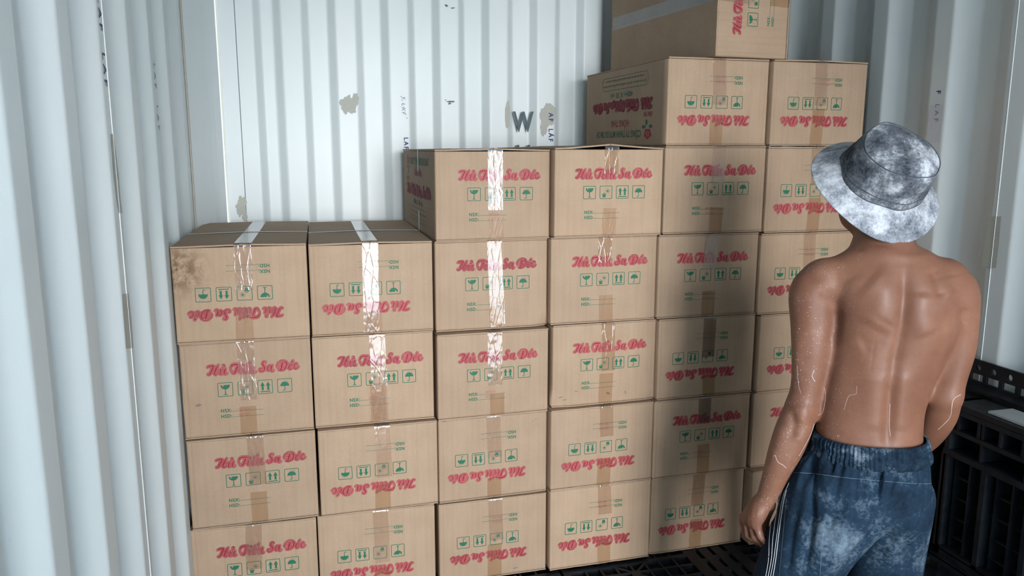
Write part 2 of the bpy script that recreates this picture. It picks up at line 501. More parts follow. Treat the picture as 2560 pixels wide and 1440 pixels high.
# ------------------------------------------------------------------ black plastic pallets
def pallet_parts(root, L, Wd, T):
    """deck of L x Wd (x, y), thickness T, with open lattice top, runners below"""
    d = MB()
    z1 = T; z0 = T-0.022
    rim = 0.024
    d.box(0, L, 0, rim, z0-0.02, z1); d.box(0, L, Wd-rim, Wd, z0-0.02, z1)
    d.box(0, rim, 0, Wd, z0-0.02, z1); d.box(L-rim, L, 0, Wd, z0-0.02, z1)
    for cx in (L*0.30, L*0.5, L*0.70):
        pass
    # middle band with two rows of slots
    c0, c1 = L*0.5-0.105, L*0.5+0.105
    for x0, x1 in ((c0, c0+0.045), (c0+0.062, c0+0.098), (c1-0.098, c1-0.062), (c1-0.045, c1)):
        d.box(x0, x1, rim, Wd-rim, z0, z1)
    y = rim
    i = 0
    while y < Wd-rim-0.03:
        d.box(c0+0.0451, c0+0.0619, y, y+0.016, z0, z1-0.001)
        d.box(c1-0.0619, c1-0.0451, y+0.03, y+0.046, z0, z1-0.001)
        d.box(c0+0.0981, c1-0.0981, y+0.01, y+0.030, z0, z1-0.001)
        y += 0.085
    for a, b_ in ((rim, c0), (c1, L-rim)):
        nx = 8
        for k in range(1, nx):
            x = a+(b_-a)*k/nx
            d.box(x-0.0035, x+0.0035, rim, Wd-rim, z0, z1-0.0012)
        ny = int(Wd/0.060)
        for k in range(1, ny):
            yy = Wd*k/ny
            th = 0.010 if k % 4 == 0 else 0.0045
            d.box(a, b_, yy-th, yy+th, z0-0.006, z1-0.0005)
        xm = (a+b_)/2
        for yc in (Wd*0.17, Wd*0.5, Wd*0.83):
            q = 0.095
            for sx, sy in ((1, 1), (1, -1)):
                d.bar((xm-q*sx, yc-q*sy), (xm+q*sx, yc+q*sy), 0.009, z0, z1-0.0003)
            d.box(xm-0.016, xm+0.016, yc-0.016, yc+0.016, z0, z1-0.0001)
    d.obj('deck', M_PLASTIC, root)
    for x0 in (0.0, L/2-0.06, L-0.12):
        r = MB()
        for y0 in (0.0, Wd/2-0.07, Wd-0.14):
            r.box(x0+0.004, x0+0.116, y0+0.004, y0+0.136, 0.018, z0-0.0205)
        r.box(x0, x0+0.12, 0, Wd, 0, 0.018)
        r.obj('runner', M_PLASTIC, root)
def make_pallet(loc, L, Wd, T, label, group):
    root = empty('plastic_pallet', loc)
    pallet_parts(root, L, Wd, T)
    return tag(root, label, 'pallet', group)
make_pallet((0.03, 2.13, 0.0), 1.135, 1.06, 0.142, 'black plastic pallet on the floor under the three left carton stacks', 'pallets under the cartons')
make_pallet((1.175, 2.13, 0.0), 1.135, 1.06, 0.142, 'black plastic pallet with open lattice deck under the three right carton stacks', 'pallets under the cartons')

# pallets beside the right wall: one leaning upright on the wall, one upright in front of it, both on lying ones
def upright_face(mb, y0, y1, z0, z1, x0, x1, cols, rows):
    """open lattice standing in the y-z plane between x0 (room side) and x1"""
    for i in range(len(cols)):
        y, w = cols[i]
        mb.box(x0, x1, y0+(y1-y0)*y-w/2, y0+(y1-y0)*y+w/2, z0, z1)
    for z, w, dx in rows:
        mb.box(x0+dx, x1, y0, y1, z0+(z1-z0)*z-w/2, z0+(z1-z0)*z+w/2)
def lip(mb, x0, x1, y0, y1, z0, z1):
    """top flange plate with a row of round holes above a row of slots"""
    n = int(round((y1-y0)/0.056))
    st = (y1-y0)/n
    hh = z1-z0
    for k in range(n):
        a = y0+k*st
        m = a+st/2
        # plate cut into pieces round a slot (low) and a hole (high)
        s0, s1 = a+st*0.12, a+st*0.88
        zs0, zs1 = z0+hh*0.12, z0+hh*0.42
        mb.box(x0, x1, a, a+st, z0, zs0)
        mb.box(x0, x1, a, s0, zs0, zs1); mb.box(x0, x1, s1, a+st, zs0, zs1)
        zc = z0+hh*0.68; r = hh*0.13
        mb.box(x0, x1, a, a+st, zs1, zc-r*1.35)
        mb.box(x0, x1, a, a+st, zc+r*1.35, z1)
        mb.box(x0, x1, a, m-r*1.35, zc-r*1.35, zc+r*1.35); mb.box(x0, x1, m+r*1.35, a+st, zc-r*1.35, zc+r*1.35)
        ang = [2*PI*i/16 for i in range(16)]
        sq = []
        for t in ang:
            c, s_ = math.cos(t), math.sin(t)
            q = 1.35*r/max(abs(c), abs(s_))
            sq.append((m+c*q, zc+s_*q))
        ci = [(m+math.cos(t)*r, zc+math.sin(t)*r) for t in ang]
        vs = [(x0, *p) for p in sq]+[(x0, *p) for p in ci]+[(x1, *p) for p in ci]
        fs = [(i, (i+1) % 16, 16+(i+1) % 16, 16+i) for i in range(16)]+[(16+i, 16+(i+1) % 16, 32+(i+1) % 16, 32+i) for i in range(16)]
        mb.add(vs, fs)
def standing_pallet(loc, Ly, Hz, T, lab, front, rz=0.0):
    root = empty('plastic_pallet', loc, rz)
    fr = MB()
    if not front:
        lip(fr, T-0.012, T-0.004, 0, Ly, Hz-0.075, Hz)
        fr.box(T-0.06, T-0.004, 0, Ly, Hz-0.083, Hz-0.0752)
    else:
        fr.box(0.0, T, 0, Ly, Hz-0.016, Hz)
        fr.box(0.0, T, 0, 0.016, 0, Hz); fr.box(0.0, T, Ly-0.016, Ly, 0, Hz)
    fr.box(0.0, T, 0, Ly, 0, 0.02)
    fr.obj('frame', M_PLASTIC, root)
    g = MB()
    top = Hz-0.10 if not front else Hz-0.02
    n = 7
    for k in range(n+1):
        y = Ly*k/n
        g.box(0.0, T*0.75, y-0.008, y+0.008, 0.02, top*0.70)
        g.box(0.02, T*0.75, y-0.028, y-0.024, 0.02, top*0.68)
        g.box(0.01, T*0.75, y+0.05, y+0.056, 0.02, top*0.70)
        g.box(0.006, T*0.75, y+0.02, y+0.026, top*0.72, top)
    for z, w, dx in ((0.71, 0.016, -0.004), (0.86, 0.012, 0.0), (0.99, 0.014, 0.0), (0.54, 0.006, 0.03), (0.40, 0.006, 0.03), (0.26, 0.006, 0.03), (0.13, 0.006, 0.03), (0.05, 0.012, 0.0)):
        g.box(dx, T*0.8, 0, Ly, top*z-w/2, top*z+w/2)
    for k in range(n*2):
        y = Ly*(k+0.5)/(n*2)
        g.box(0.004, T*0.8, y-0.004, y+0.004, top*0.86, top)
    g.obj('lattice', M_PLASTIC, root)
    bk = MB()
    for z in np.linspace(0.06, top-0.04, 7):
        bk.box(T*0.82, T*0.90, 0.01, Ly-0.01, z, z+top*0.08)
    bk.obj('deck', M_PLASTIC, root)
    return tag(root, lab, 'pallet', 'pallets stored beside the right wall')
def lying(loc, Lx, Ly, T, lab):
    root = empty('plastic_pallet', loc)
    pallet_parts(root, Lx, Ly, T)
    return tag(root, lab, 'pallet', 'pallets stored beside the right wall')
lying((2.085, 0.85, 0.0), 0.255, 1.05, 0.14, 'black plastic pallet lowest of the pile beside the right wall')
lying((2.085, 0.85, 0.1405), 0.255, 1.05, 0.14, 'black plastic pallet second from the floor in the pile beside the right wall')
lying((2.095, 0.87, 0.281), 0.245, 1.05, 0.118, 'black plastic pallet topmost of the lying pile beside the right wall')
standing_pallet((2.245, 0.95, 0.3995), 1.02, 0.545, 0.095, 'black plastic pallet standing against the right wall, round holes along top', False)
standing_pallet((2.135, 0.80, 0.3995), 0.985, 0.465, 0.105, 'black plastic pallet standing upright in front, grey sheet on top', True)
b = MB(); b.box(2.150, 2.232, 1.20, 1.665, 0.8655, 0.8715)
tag(b.obj('grey_sheet', M_GREYBOARD), 'flat grey sheet lying on top of the upright black pallet', 'sheet')

# ------------------------------------------------------------------ cartons
BW, BH, BD = 0.369, 0.282, 0.728
BOX = {'A4': [0.1889, 2.3718, -0.022, 1.023], 'A3': [0.1886, 2.4007, -0.0002, 0.7267], 'A2': [0.1908, 2.3905, 0.003, 0.4442], 'A1': [0.1812, 2.3898, -0.0246, 0.1528], 'B4': [0.5641, 2.4057, -0.0154, 1.0146], 'B3': [0.562, 2.4054, 0.0024, 0.726], 'B2': [0.5673, 2.3852, 0.0112, 0.4431], 'B1': [0.5545, 2.3901, -0.0219, 0.153], 'C5': [0.9493, 2.4248, 0.0079, 1.2905], 'C4': [0.9469, 2.4393, 0.0014, 0.9984], 'C3': [0.9435, 2.4072, 0.0174, 0.7154], 'C2': [0.9447, 2.4178, 0.0207, 0.4276], 'C1': [0.9408, 2.4101, -0.0003, 0.143], 'D5': [1.32, 2.3832, 0.008, 1.2959], 'D4': [1.3175, 2.4061, 0.0014, 1.0077], 'D3': [1.3246, 2.4033, 0.024, 0.7252], 'D2': [1.3153, 2.3844, 0.0132, 0.4427], 'D1': [1.3167, 2.3884, 0.0071, 0.1497], 'E6': [1.7085, 2.413, 0.0149, 1.5844], 'E5': [1.7016, 2.3968, -0.0021, 1.2946], 'E4': [1.6882, 2.3929, -0.0081, 1.0102], 'E3': [1.6952, 2.3911, 0.0174, 0.7257], 'E2': [1.6868, 2.3854, 0.0093, 0.4408], 'E1': [1.6968, 2.4106, 0.0159, 0.1436], 'F6': [2.0825, 2.3994, 0.0158, 1.5835], 'F5': [2.0783, 2.3948, 0.0007, 1.2893], 'F4': [2.065, 2.3866, 0.0006, 1.0056], 'F3': [2.0782, 2.3841, 0.0041, 0.7221], 'F2': [2.0753, 2.3918, 0.0017, 0.4396], 'F1': [2.0675, 2.3622, 0.0109, 0.1571]}
LET = {'H': [[(642, 2107, 9), (676, 2127, 16), (738, 2138, 21), (806, 2135, 19)], [(817, 2131, 21), (771, 2042, 23), (731, 1957, 23), (686, 1895, 16), (641, 1892, 9), (652, 1918, 6)], [(952, 2157, 9), (901, 2079, 21), (844, 1974, 26), (827, 1910, 21), (861, 1875, 12), (912, 1916, 7), (924, 1981, 7), (901, 2014, 6)], [(805, 2051, 7), (896, 2057, 7)]], 'u1': [[(1014, 2030, 19), (991, 1945, 20), (980, 1891, 15), (1019, 1878, 7), (1076, 1935, 6)], [(1133, 2030, 20), (1105, 1939, 20), (1099, 1885, 14), (1144, 1872, 7), (1178, 1903, 5)]], 'hook': [[(1071, 2130, 7), (1100, 2145, 8), (1111, 2117, 8), (1082, 2092, 7), (1082, 2076, 6)]], 'T': [[(1309, 2097, 12), (1344, 2133, 21), (1429, 2142, 28), (1543, 2135, 21)], [(1309, 2097, 12), (1283, 2050, 7), (1287, 1974, 7), (1338, 1879, 9), (1406, 1892, 16)], [(1480, 2084, 23), (1446, 1999, 26), (1412, 1919, 21), (1372, 1905, 9), (1361, 1932, 6)]], 'i': [[(1566, 2025, 19), (1538, 1940, 20), (1532, 1886, 14), (1572, 1868, 7), (1612, 1909, 6)], [(1604, 2108, 17), (1608, 2102, 17)]], 'e': [[(1663, 1956, 7), (1721, 1985, 9), (1721, 2029, 8), (1680, 2020, 12), (1646, 1935, 20), (1669, 1874, 15), (1721, 1882, 7), (1755, 1929, 6)]], 'circ': [[(1686, 2079, 7), (1737, 2126, 12), (1772, 2075, 9)]], 'ac1': [[(1795, 2118, 10), (1846, 2173, 16)]], 'u2': [[(1835, 2040, 19), (1807, 1949, 21), (1796, 1884, 15), (1836, 1860, 7), (1893, 1923, 6)], [(1950, 2040, 20), (1922, 1943, 21), (1916, 1878, 14), (1957, 1860, 7), (1991, 1891, 5)]], 'S': [[(2266, 2112, 7), (2278, 2155, 8), (2226, 2163, 14), (2191, 2110, 21), (2227, 2027, 23), (2244, 1960, 21), (2199, 1897, 14), (2118, 1890, 15), (2094, 1946, 14), (2141, 1965, 7), (2164, 1931, 6)]], 'a': [[(2423, 2039, 9), (2365, 2036, 14), (2325, 1967, 21), (2338, 1901, 16), (2395, 1931, 7), (2441, 2027, 7)], [(2458, 2043, 19), (2430, 1951, 20), (2425, 1886, 14), (2465, 1868, 7), (2506, 1904, 5)]], 'D': [[(2765, 2111, 23), (2737, 2013, 26), (2703, 1905, 21), (2640, 1892, 9)], [(2695, 2141, 7), (2626, 2095, 7), (2592, 2009, 8), (2615, 1964, 6)], [(2695, 2152, 8), (2799, 2158, 9), (2870, 2106, 21), (2877, 2018, 26), (2826, 1932, 19), (2739, 1882, 10), (2663, 1885, 8)], [(2661, 2015, 7), (2813, 2034, 7)]], 'e2': [[(2948, 1970, 7), (3006, 2001, 9), (3005, 2045, 8), (2964, 2030, 12), (2930, 1960, 20), (2955, 1899, 15), (3013, 1912, 7), (3047, 1955, 6)]], 'ac2': [[(3022, 2085, 10), (3068, 2143, 16)]], 'c': [[(3181, 2020, 12), (3163, 2059, 10), (3116, 2034, 14), (3088, 1964, 20), (3113, 1908, 15), (3171, 1910, 8), (3223, 1957, 6)]]}

def spline(pts, step=0.0022):
    P = [np.array(p, float) for p in pts]
    if len(P) == 2:
        n = 4
        return [P[0]+(P[1]-P[0])*i/n for i in range(n+1)]
    Q = [2*P[0]-P[1]]+P+[2*P[-1]-P[-2]]
    out = []
    for i in range(1, len(Q)-2):
        L = np.linalg.norm((Q[i+1]-Q[i])[:2])
        n = max(2, int(L/step))
        for k in range(n):
            t = k/n
            a, b_, c, d = Q[i-1], Q[i], Q[i+1], Q[i+2]
            out.append(0.5*((2*b_)+(c-a)*t+(2*a-5*b_+4*c-d)*t*t+(3*b_-a-3*c+d)*t**3))
    out.append(P[-1])
    return out
def ribbon(pts, grow):
    """flat stroke of varying width as 2-D verts + faces"""
    P = spline(pts)
    n = len(P)
    vs = []; fs = []
    for i, p in enumerate(P):
        t = P[min(i+1, n-1)][:2]-P[max(i-1, 0)][:2]
        t = t/(np.linalg.norm(t)+1e-9)
        nn = np.array([-t[1], t[0]]); r = max(p[2], 0.0004)+grow
        vs += [p[:2]+nn*r, p[:2]-nn*r]
    fs = [(2*i, 2*i+1, 2*i+3, 2*i+2) for i in range(n-1)]
    idx = range(n) if grow > 0.001 else (0, n-1)
    for i in idx:
        p = P[i]; r = max(p[2], 0.0004)+grow
        k = len(vs)
        m = 10
        vs += [p[:2]+r*np.array([math.cos(2*PI*j/m), math.sin(2*PI*j/m)]) for j in range(m)]
        fs.append(tuple(range(k, k+m)))
    return vs, fs
LOGO = []          # (u, v, layer), built once
def build_logo(order=None):
    layers = []
    for li, grow in enumerate((0.0034, 0.0027, 0.0011, 0.0)):
        V = []; Fc = []
        for k, ss in LET.items():
            for s in ss:
                vs, fs = ribbon([(x*1e-4, y*1e-4, r*1e-4) for x, y, r in s], grow)
                b0 = len(V); V += vs; Fc += [tuple(b0+i for i in f) for f in fs]
        layers.append((V, Fc))
    return layers
LOGO = build_logo()

def icon_geo():
    polys = []
    def add(pts): polys.append([(float(x), float(y)) for x, y in pts])
    def rrect(x0, y0, x1, y1, r, n=5):
        out = []
        for cx, cy, a0 in ((x1-r, y1-r, 0), (x0+r, y1-r, 90), (x0+r, y0+r, 180), (x1-r, y0+r, 270)):
            for k in range(n+1):
                a = math.radians(a0+90*k/n)
                out.append((cx+r*math.cos(a), cy+r*math.sin(a)))
        return out
    def frame(ox):
        o = rrect(ox, 0, ox+1, 1, 0.09); i = rrect(ox+0.045, 0.045, ox+0.955, 0.955, 0.06)
        for k in range(len(o)):
            k2 = (k+1) % len(o)
            add([o[k], o[k2], i[k2], i[k]])
    st = 1.305
    for q in range(4): frame(q*st)
    # glass
    def arc(cx, cy, r, a0, a1, n=14): return [(cx+r*math.cos(math.radians(a0+(a1-a0)*k/n)), cy+r*math.sin(math.radians(a0+(a1-a0)*k/n))) for k in range(n+1)]
    a = arc(0.5, 0.82, 0.31, 180, 360)
    left = [p for p in a if p[0] < 0.34]
    right = [p for p in a if p[0] >= 0.34]
    add([(0.19, 0.82), (0.30, 0.82), (0.315, 0.745)]+[p for p in reversed(left)])
    add([(0.315, 0.745)]+[left[-1]]+right[:1]+[(0.36, 0.68)])
    add([(0.36, 0.68), right[0]]+right[1:]+[(0.395, 0.82), (0.375, 0.74), (0.405, 0.72)][:1])
    add([(0.465, 0.15), (0.535, 0.15), (0.525, 0.55), (0.475, 0.55)])
    add([(0.34, 0.12), (0.66, 0.12), (0.62, 0.145), (0.53, 0.18), (0.47, 0.18), (0.38, 0.145)])
    # house + sun
    o = st
    add([(o+0.23, 0.12), (o+0.47, 0.12), (o+0.47, 0.35), (o+0.23, 0.35)])
    add([(o+0.17, 0.32), (o+0.20, 0.30), (o+0.35, 0.43), (o+0.35, 0.48)]); add([(o+0.35, 0.48), (o+0.35, 0.43), (o+0.50, 0.30), (o+0.54, 0.32)])
    add(arc(o+0.63, 0.60, 0.075, 0, 345))
    for k in range(14):
        t = 2*PI*k/14; c, s = math.cos(t), math.sin(t)
        add([(o+0.63+0.10*c-0.008*s, 0.60+0.10*s+0.008*c), (o+0.63+0.10*c+0.008*s, 0.60+0.10*s-0.008*c), (o+0.63+0.19*c+0.008*s, 0.60+0.19*s-0.008*c), (o+0.63+0.19*c-0.008*s, 0.60+0.19*s+0.008*c)])
    # arrows
    o = 2*st
    add([(o+0.17, 0.13), (o+0.84, 0.13), (o+0.84, 0.195), (o+0.17, 0.195)])
    for cx in (o+0.33, o+0.70):
        add([(cx-0.07, 0.26), (cx+0.07, 0.26), (cx+0.07, 0.58), (cx-0.07, 0.58)])
        add([(cx-0.15, 0.57), (cx+0.15, 0.57), (cx, 0.86)])
    # umbrella
    o = 3*st
    add(arc(o+0.5, 0.47, 0.30, 0, 180)+[(o+0.28, 0.445), (o+0.36, 0.47), (o+0.44, 0.445), (o+0.5, 0.47), (o+0.57, 0.445), (o+0.65, 0.47), (o+0.73, 0.445)])
    add([(o+0.475, 0.20), (o+0.525, 0.20), (o+0.525, 0.47), (o+0.475, 0.47)])
    ring = arc(o+0.44, 0.20, 0.085, 180, 360, 8); ri = arc(o+0.44, 0.20, 0.04, 180, 360, 8)
    for k in range(8): add([ring[k], ring[k+1], ri[k+1], ri[k]])
    for x, y in ((0.40, 0.80), (0.48, 0.83), (0.56, 0.80), (0.63, 0.86), (0.70, 0.80), (0.55, 0.89), (0.72, 0.88), (0.34, 0.76), (0.66, 0.74)):
        add([(o+x-0.018, y-0.018), (o+x+0.018, y-0.012), (o+x+0.012, y+0.018), (o+x-0.012, y+0.018)])
    return polys
ICONS = icon_geo()
NSX = text_geo('NSX:', 0.0098, 0.96, 0.034, 1.12)
HSD = text_geo('HSD:', 0.0098, 0.96, 0.034, 1.12)
STAMPS = {s: text_geo(s, 0.0080, 0.62, 0.0, 1.25) for s in ('28072024', '28012025')}

def smooth01(t): t = min(max(t, 0), 1); return t*t*(3-2*t)
class Face:
    """gentle unevenness of one carton's front, shared by the board, the print and the tape"""
    def __init__(s, seed, crush=()):
        r = random.Random(seed)
        s.a = r.uniform(-0.0020, 0.0036); s.b = r.uniform(-0.0014, 0.0014); s.c = r.uniform(-0.0014, 0.0014)
        s.ph = r.uniform(0, 6); s.crush = crush
    def y(s, u, v):
        U = min(max(u/BW, 0), 1); V = min(max(v/BH, 0), 1)
        e = math.sin(PI*U)*math.sin(PI*V)
        y = s.a*e+s.b*math.sin(2*PI*U+s.ph)*math.sin(PI*V)*math.sin(PI*U)+s.c*math.sin(2*PI*V)*math.sin(PI*U)
        for cu, cv, rad, amp in s.crush:
            d = math.hypot(u-cu, v-cv)
            if d < rad: y -= amp*(1-d/rad)**2
        return -y            # towards the camera is -y
CRUSH = {'C4': [(BW, 0.0, 0.055, 0.016)], 'D3': [(0.0, 0.0, 0.08, 0.010), (BW, 0.0, 0.05, 0.006)], 'A4': [(0.0, BH*0.85, 0.05, 0.005)],
         'A3': [(0.0, 0.10, 0.05, 0.006)], 'B1': [(BW, BH, 0.06, 0.008)], 'A1': [(BW, BH, 0.05, 0.005)], 'E1': [(0.0, 0.0, 0.05, 0.006)]}
FLAP_UP = {'D5': 0.0125, 'C5': 0.0045, 'A4': 0.003, 'B4': 0.003, 'F6': 0.003}
UPSIDE = {'A4', 'B4', 'A0', 'B2', 'B1', 'C2', 'C1', 'D2', 'D1', 'E6', 'F6', 'E3', 'E1', 'F5', 'F4', 'F3'}
STAMPED = {'C5': 0, 'A3': 0, 'B3': 0, 'C3': 0, 'E5': 0, 'E4': 0, 'E2': 0, 'D2': 0, 'D1': 0, 'C1': 0, 'E6': 0, 'F6': 0, 'F4': 0}
# tape run down the front from the top edge / up from the bottom edge (share of the height)
TAPE = {'A4': (0.46, 0.34), 'A3': (0.62, 0.30), 'A2': (0.55, 0.35), 'A1': (0.50, 0.3), 'B4': (0.97, 0.25), 'B3': (0.97, 0.45), 'B2': (0.60, 0.3), 'B1': (0.62, 0.3),
        'C5': (0.66, 0.24), 'C4': (0.97, 0.3), 'C3': (0.62, 0.26), 'C2': (0.50, 0.24), 'C1': (0.52, 0.42)}
SCUFF = {'D3': [(0.030, 0.036, 0.007, 0.0022), (0.043, 0.026, 0.006, 0.002), (0.083, 0.052, 0.006, 0.0014), (0.198, 0.036, 0.007, 0.0045), (0.262, 0.034, 0.0022, 0.006)],
         'C2': [(0.330, 0.253, 0.004, 0.0012), (0.318, 0.247, 0.003, 0.001), (0.020, 0.274, 0.005, 0.001)], 'E6': [(0.314, 0.038, 0.0012, 0.0012)], 'A2': [(0.055, 0.022, 0.0016, 0.0014)],
         'A3': [(0.042, 0.100, 0.008, 0.004)], 'C1': [(0.26, 0.022, 0.008, 0.003)]}
M_SCUFF = ink('grey_scuff', (0.20, 0.155, 0.125), 0.75)
def carton(key, label, x, y, yaw, z, side_left=False, rot=None, seed=0):
    r = random.Random(seed)
    root = empty('cardboard_box', (x, y, z), yaw, rot)
    tag(root, label, 'box', 'printed cartons stacked along the back wall')
    F = Face(seed, CRUSH.get(key, ()))
    hw = BW/2
    def pt(u, v, lift): return (u-hw, F.y(u, v)-lift, v)
    # --- body
    us = [0.0012, 0.004, 0.0105, 0.0117, 0.0129]+[0.022+(BW-0.044)*k/18 for k in range(19)]+[BW-0.0129, BW-0.0117, BW-0.0105, BW-0.004, BW-0.0012]
    def plan(v):
        loop = []
        for u in us:
            yy = F.y(u, v)
            if abs(u-0.0117) < 1e-6 or abs(u-(BW-0.0117)) < 1e-6: yy += 0.0007
            if u < 0.002 or u > BW-0.002: yy += 0.0015
            loop.append((u-hw, yy))
        for t in (0.004, 0.05, 0.25, 0.5, 0.75, 0.97):
            loop.append((hw, BD*t))
        loop += [(hw-0.003, BD), (-hw+0.003, BD)]
        for t in (0.97, 0.75, 0.5, 0.25, 0.05, 0.004):
            loop.append((-hw, BD*t))
        return loop
    zs = [0.0046, 0.0062]+[0.012+(BH-0.026)*k/14 for k in range(15)]+[BH-0.0085, BH-0.0066]
    mb = MB()
    vs = []
    for i, v in enumerate(zs):
        sh = 0.0016 if i in (0, len(zs)-1) else 0.0
        for q in plan(v):
            yy = q[1]+sh if q[1] < 0.1 else q[1]
            vs.append((q[0], yy, v))
    n = len(plan(0.1))
    fs = [(k*n+i, k*n+(i+1) % n, (k+1)*n+(i+1) % n, (k+1)*n+i) for k in range(len(zs)-1) for i in range(n)]
    mb.add(vs, fs, 0, True)
    mb.add(vs[:n], [tuple(range(n))[::-1]]); mb.add(vs[-n:], [tuple(range(n))])
    mb.obj('carton_body', M_STAIN if key == 'A4' else M_CARD, root)
    # --- flaps
    up = FLAP_UP.get(key, 0.0)
    def flap(side, zlo, zhi, lift):
        f = MB()
        nx, ny = 10, 8
        vt = []; 
        jig = [r.uniform(-0.0010, 0.0012) for _ in range(nx+1)]
        for zz in (0, 1):
            for j in range(ny+1):
                for i in range(nx+1):
                    t = i/nx
                    xx = side*(hw-0.0005)*(1-t) + side*0.0006*t
                    yy = BD*j/ny
                    if j == 0: yy = F.y(xx+hw, BH if zlo > 0.1 else 0)-0.0006-jig[i]
                    rise = lift*(t**1.3)*(1.0 if j == 0 else max(0.55, 1-0.1*j))
                    vt.append((xx, yy, (zhi if zz else zlo)+rise))
        m1 = (nx+1)*(ny+1)
        ff = []
        for j in range(ny):
            for i in range(nx):
                a = j*(nx+1)+i
                q = (a, a+1, a+nx+2, a+nx+1)
                ff += [q, tuple(m1+k for k in q[::-1])]
        ring = [i for i in range(nx+1)]+[j*(nx+1)+nx for j in range(1, ny+1)]+[ny*(nx+1)+i for i in range(nx-1, -1, -1)]+[j*(nx+1) for j in range(ny-1, 0, -1)]
        for a, b_ in zip(ring, ring[1:]+ring[:1]): ff.append((a, b_, m1+b_, m1+a))
        f.add(vt, ff)
        return f
    for side in (-1, 1):
        flap(side, BH-0.0055, BH-0.0012, up).obj('top_flap', M_EDGE, root)
        flap(side, 0.0004, 0.0040, 0.0).obj('bottom_flap', M_EDGE, root)
    # --- tape
    lt, lb = TAPE.get(key, (r.uniform(0.25, 0.6), r.uniform(0.25, 0.45)))
    uc = BW*0.51+r.uniform(-0.008, 0.008)
    tw = 0.024
    def tape(top, ln, sk):
        t = MB()
        nw = 8
        path = []
        L = ln*BH
        if top:
            path += [('t', BD*q) for q in (0.985, 0.75, 0.5, 0.25, 0.05, 0.0)]
            ns = max(6, int(L/0.006))
            path += [('f', BH-0.002-L*k/ns) for k in range(ns+1)]
        else:
            ns = max(5, int(L/0.008))
            path += [('f', 0.002+L*k/ns) for k in range(ns+1)]
        rows = []
        wob = [r.uniform(-1, 1) for _ in range(400)]
        for pi_, (kind, q) in enumerate(path):
            row = []
            for k in range(nw+1):
                s = -1+2*k/nw
                u = uc+sk*(BH-q if kind == 'f' else 0)+s*tw*(1+0.02*wob[(pi_*3+k) % 400])
                if kind == 't':
                    rr = up*(1-abs(u-hw)/hw)**1.3
                    row.append((u-hw, max(q, -0.001), BH-0.0006+rr*max(0.55, 1-0.1*q/BD*8)))
                else:
                    wr = 0.0004*wob[(pi_//2*7+k*13) % 400]+0.0003*wob[(pi_*5+k*3) % 400]
                    p = pt(u, q, 0.0017+abs(wr))
                    row.append(p)
            rows.append(row)
        vs2 = [p for rw in rows for p in rw]
        w_ = nw+1
        t.add(vs2, [((i*w_+k, (i+1)*w_+k, (i+1)*w_+k+1, i*w_+k+1) if top else (i*w_+k, i*w_+k+1, (i+1)*w_+k+1, (i+1)*w_+k)) for i in range(len(rows)-1) for k in range(nw)], 0, True)
        return t.obj('packing_tape', M_TAPE if top else M_TAPED, root)
    tape(True, lt, r.uniform(-0.05, 0.05))
    tape(False, lb, r.uniform(-0.03, 0.03))
    if key in ('A4', 'B4', 'C5'):
        t = MB()
        yc, hwid = BD*0.46, 0.011
        vs2 = []; pth = [(-hw-0.0012, BH-0.075), (-hw-0.0012, BH-0.001), (-hw+0.01, BH-0.0003), (0, BH-0.0001+up), (hw-0.01, BH-0.0003), (hw+0.0004, BH-0.001)]
        if key != 'C5': pth = pth[1:]
        for px_, pz in pth: vs2 += [(px_, yc-hwid, pz), (px_, yc+hwid, pz)]
        t.add(vs2, [(2*i, 2*i+1, 2*i+3, 2*i+2) for i in range(len(pth)-1)])
        if key == 'C5':
            t.add([(-hw-0.0012, yc-hwid, 0.002), (-hw-0.0012, yc+hwid, 0.002), (-hw-0.0012, yc+hwid, 0.07), (-hw-0.0012, yc-hwid, 0.07)], [(0, 1, 2, 3)])
        t.obj('cross_tape', M_FILM, root)
    # --- print on the front
    ud = key in UPSIDE
    ju, jv = 0.010+r.uniform(-0.005, 0.005), r.uniform(-0.002, 0.003)
    def P(u, v, lift):
        u += ju; v += jv
        if ud: u, v = BW-u, BH-v
        return pt(u, v, lift)
    b_ = MB()
    for li, (V, Fc) in enumerate(LOGO):
        b_.add([P(p[0], p[1], 0.00035+0.00016*li) for p in V], Fc, li)
    b_.obj('brand_lettering', [M_REDD, M_PINK, M_PINKL, M_RED], root)
    g = MB()
    s = 0.0432
    for pl in ICONS:
        g.add([P(0.0885+q[0]*s, 0.1215+q[1]*s*0.965, 0.0004) for q in pl], [tuple(range(len(pl)))])
    g.obj('handling_symbols', M_GREEN, root)
    d = MB()
    for (V, Fc), vb in ((NSX, 0.0752), (HSD, 0.0585)):
        d.add([P(0.0935+p[0], vb+p[1], 0.0004) for p in V], Fc)
        for k in range(26):
            u0 = 0.0935+width(V)+0.002+k*0.0034; v0 = vb+0.0004
            d.add([P(u0, v0, 0.0004), P(u0+0.0020, v0, 0.0004), P(u0+0.0020, v0+0.0017, 0.0004), P(u0, v0+0.0017, 0.0004)], [(0, 1, 2, 3)])
    d.obj('date_lines', M_GREEN, root)
    if key in STAMPED:
        sm = MB()
        su = 0.148+r.uniform(-0.012, 0.012); sv = r.uniform(-0.006, 0.003)
        for txt, vb in (('28072024', 0.078), ('28012025', 0.0625)):
            V, Fc = STAMPS[txt]
            sm.add([P(su+p[0], vb+sv+p[1], 0.0005) for p in V], Fc)
        sm.obj('date_stamp', M_STAMP, root)
    for q, (su, sv, rx, ry) in enumerate(SCUFF.get(key, ())):
        rr = random.Random(q+7)
        vs, fs = blob(lambda x_, y_: pt(x_, y_, 0.0007), su, sv, rx, ry, q+31, 26, 0.4)
        e = MB(); e.add(vs, fs)
        e.obj('scuff_mark', M_SCUFF, root)
    if side_left:
        side_print(root, hw, side_left == 'down')
    return root

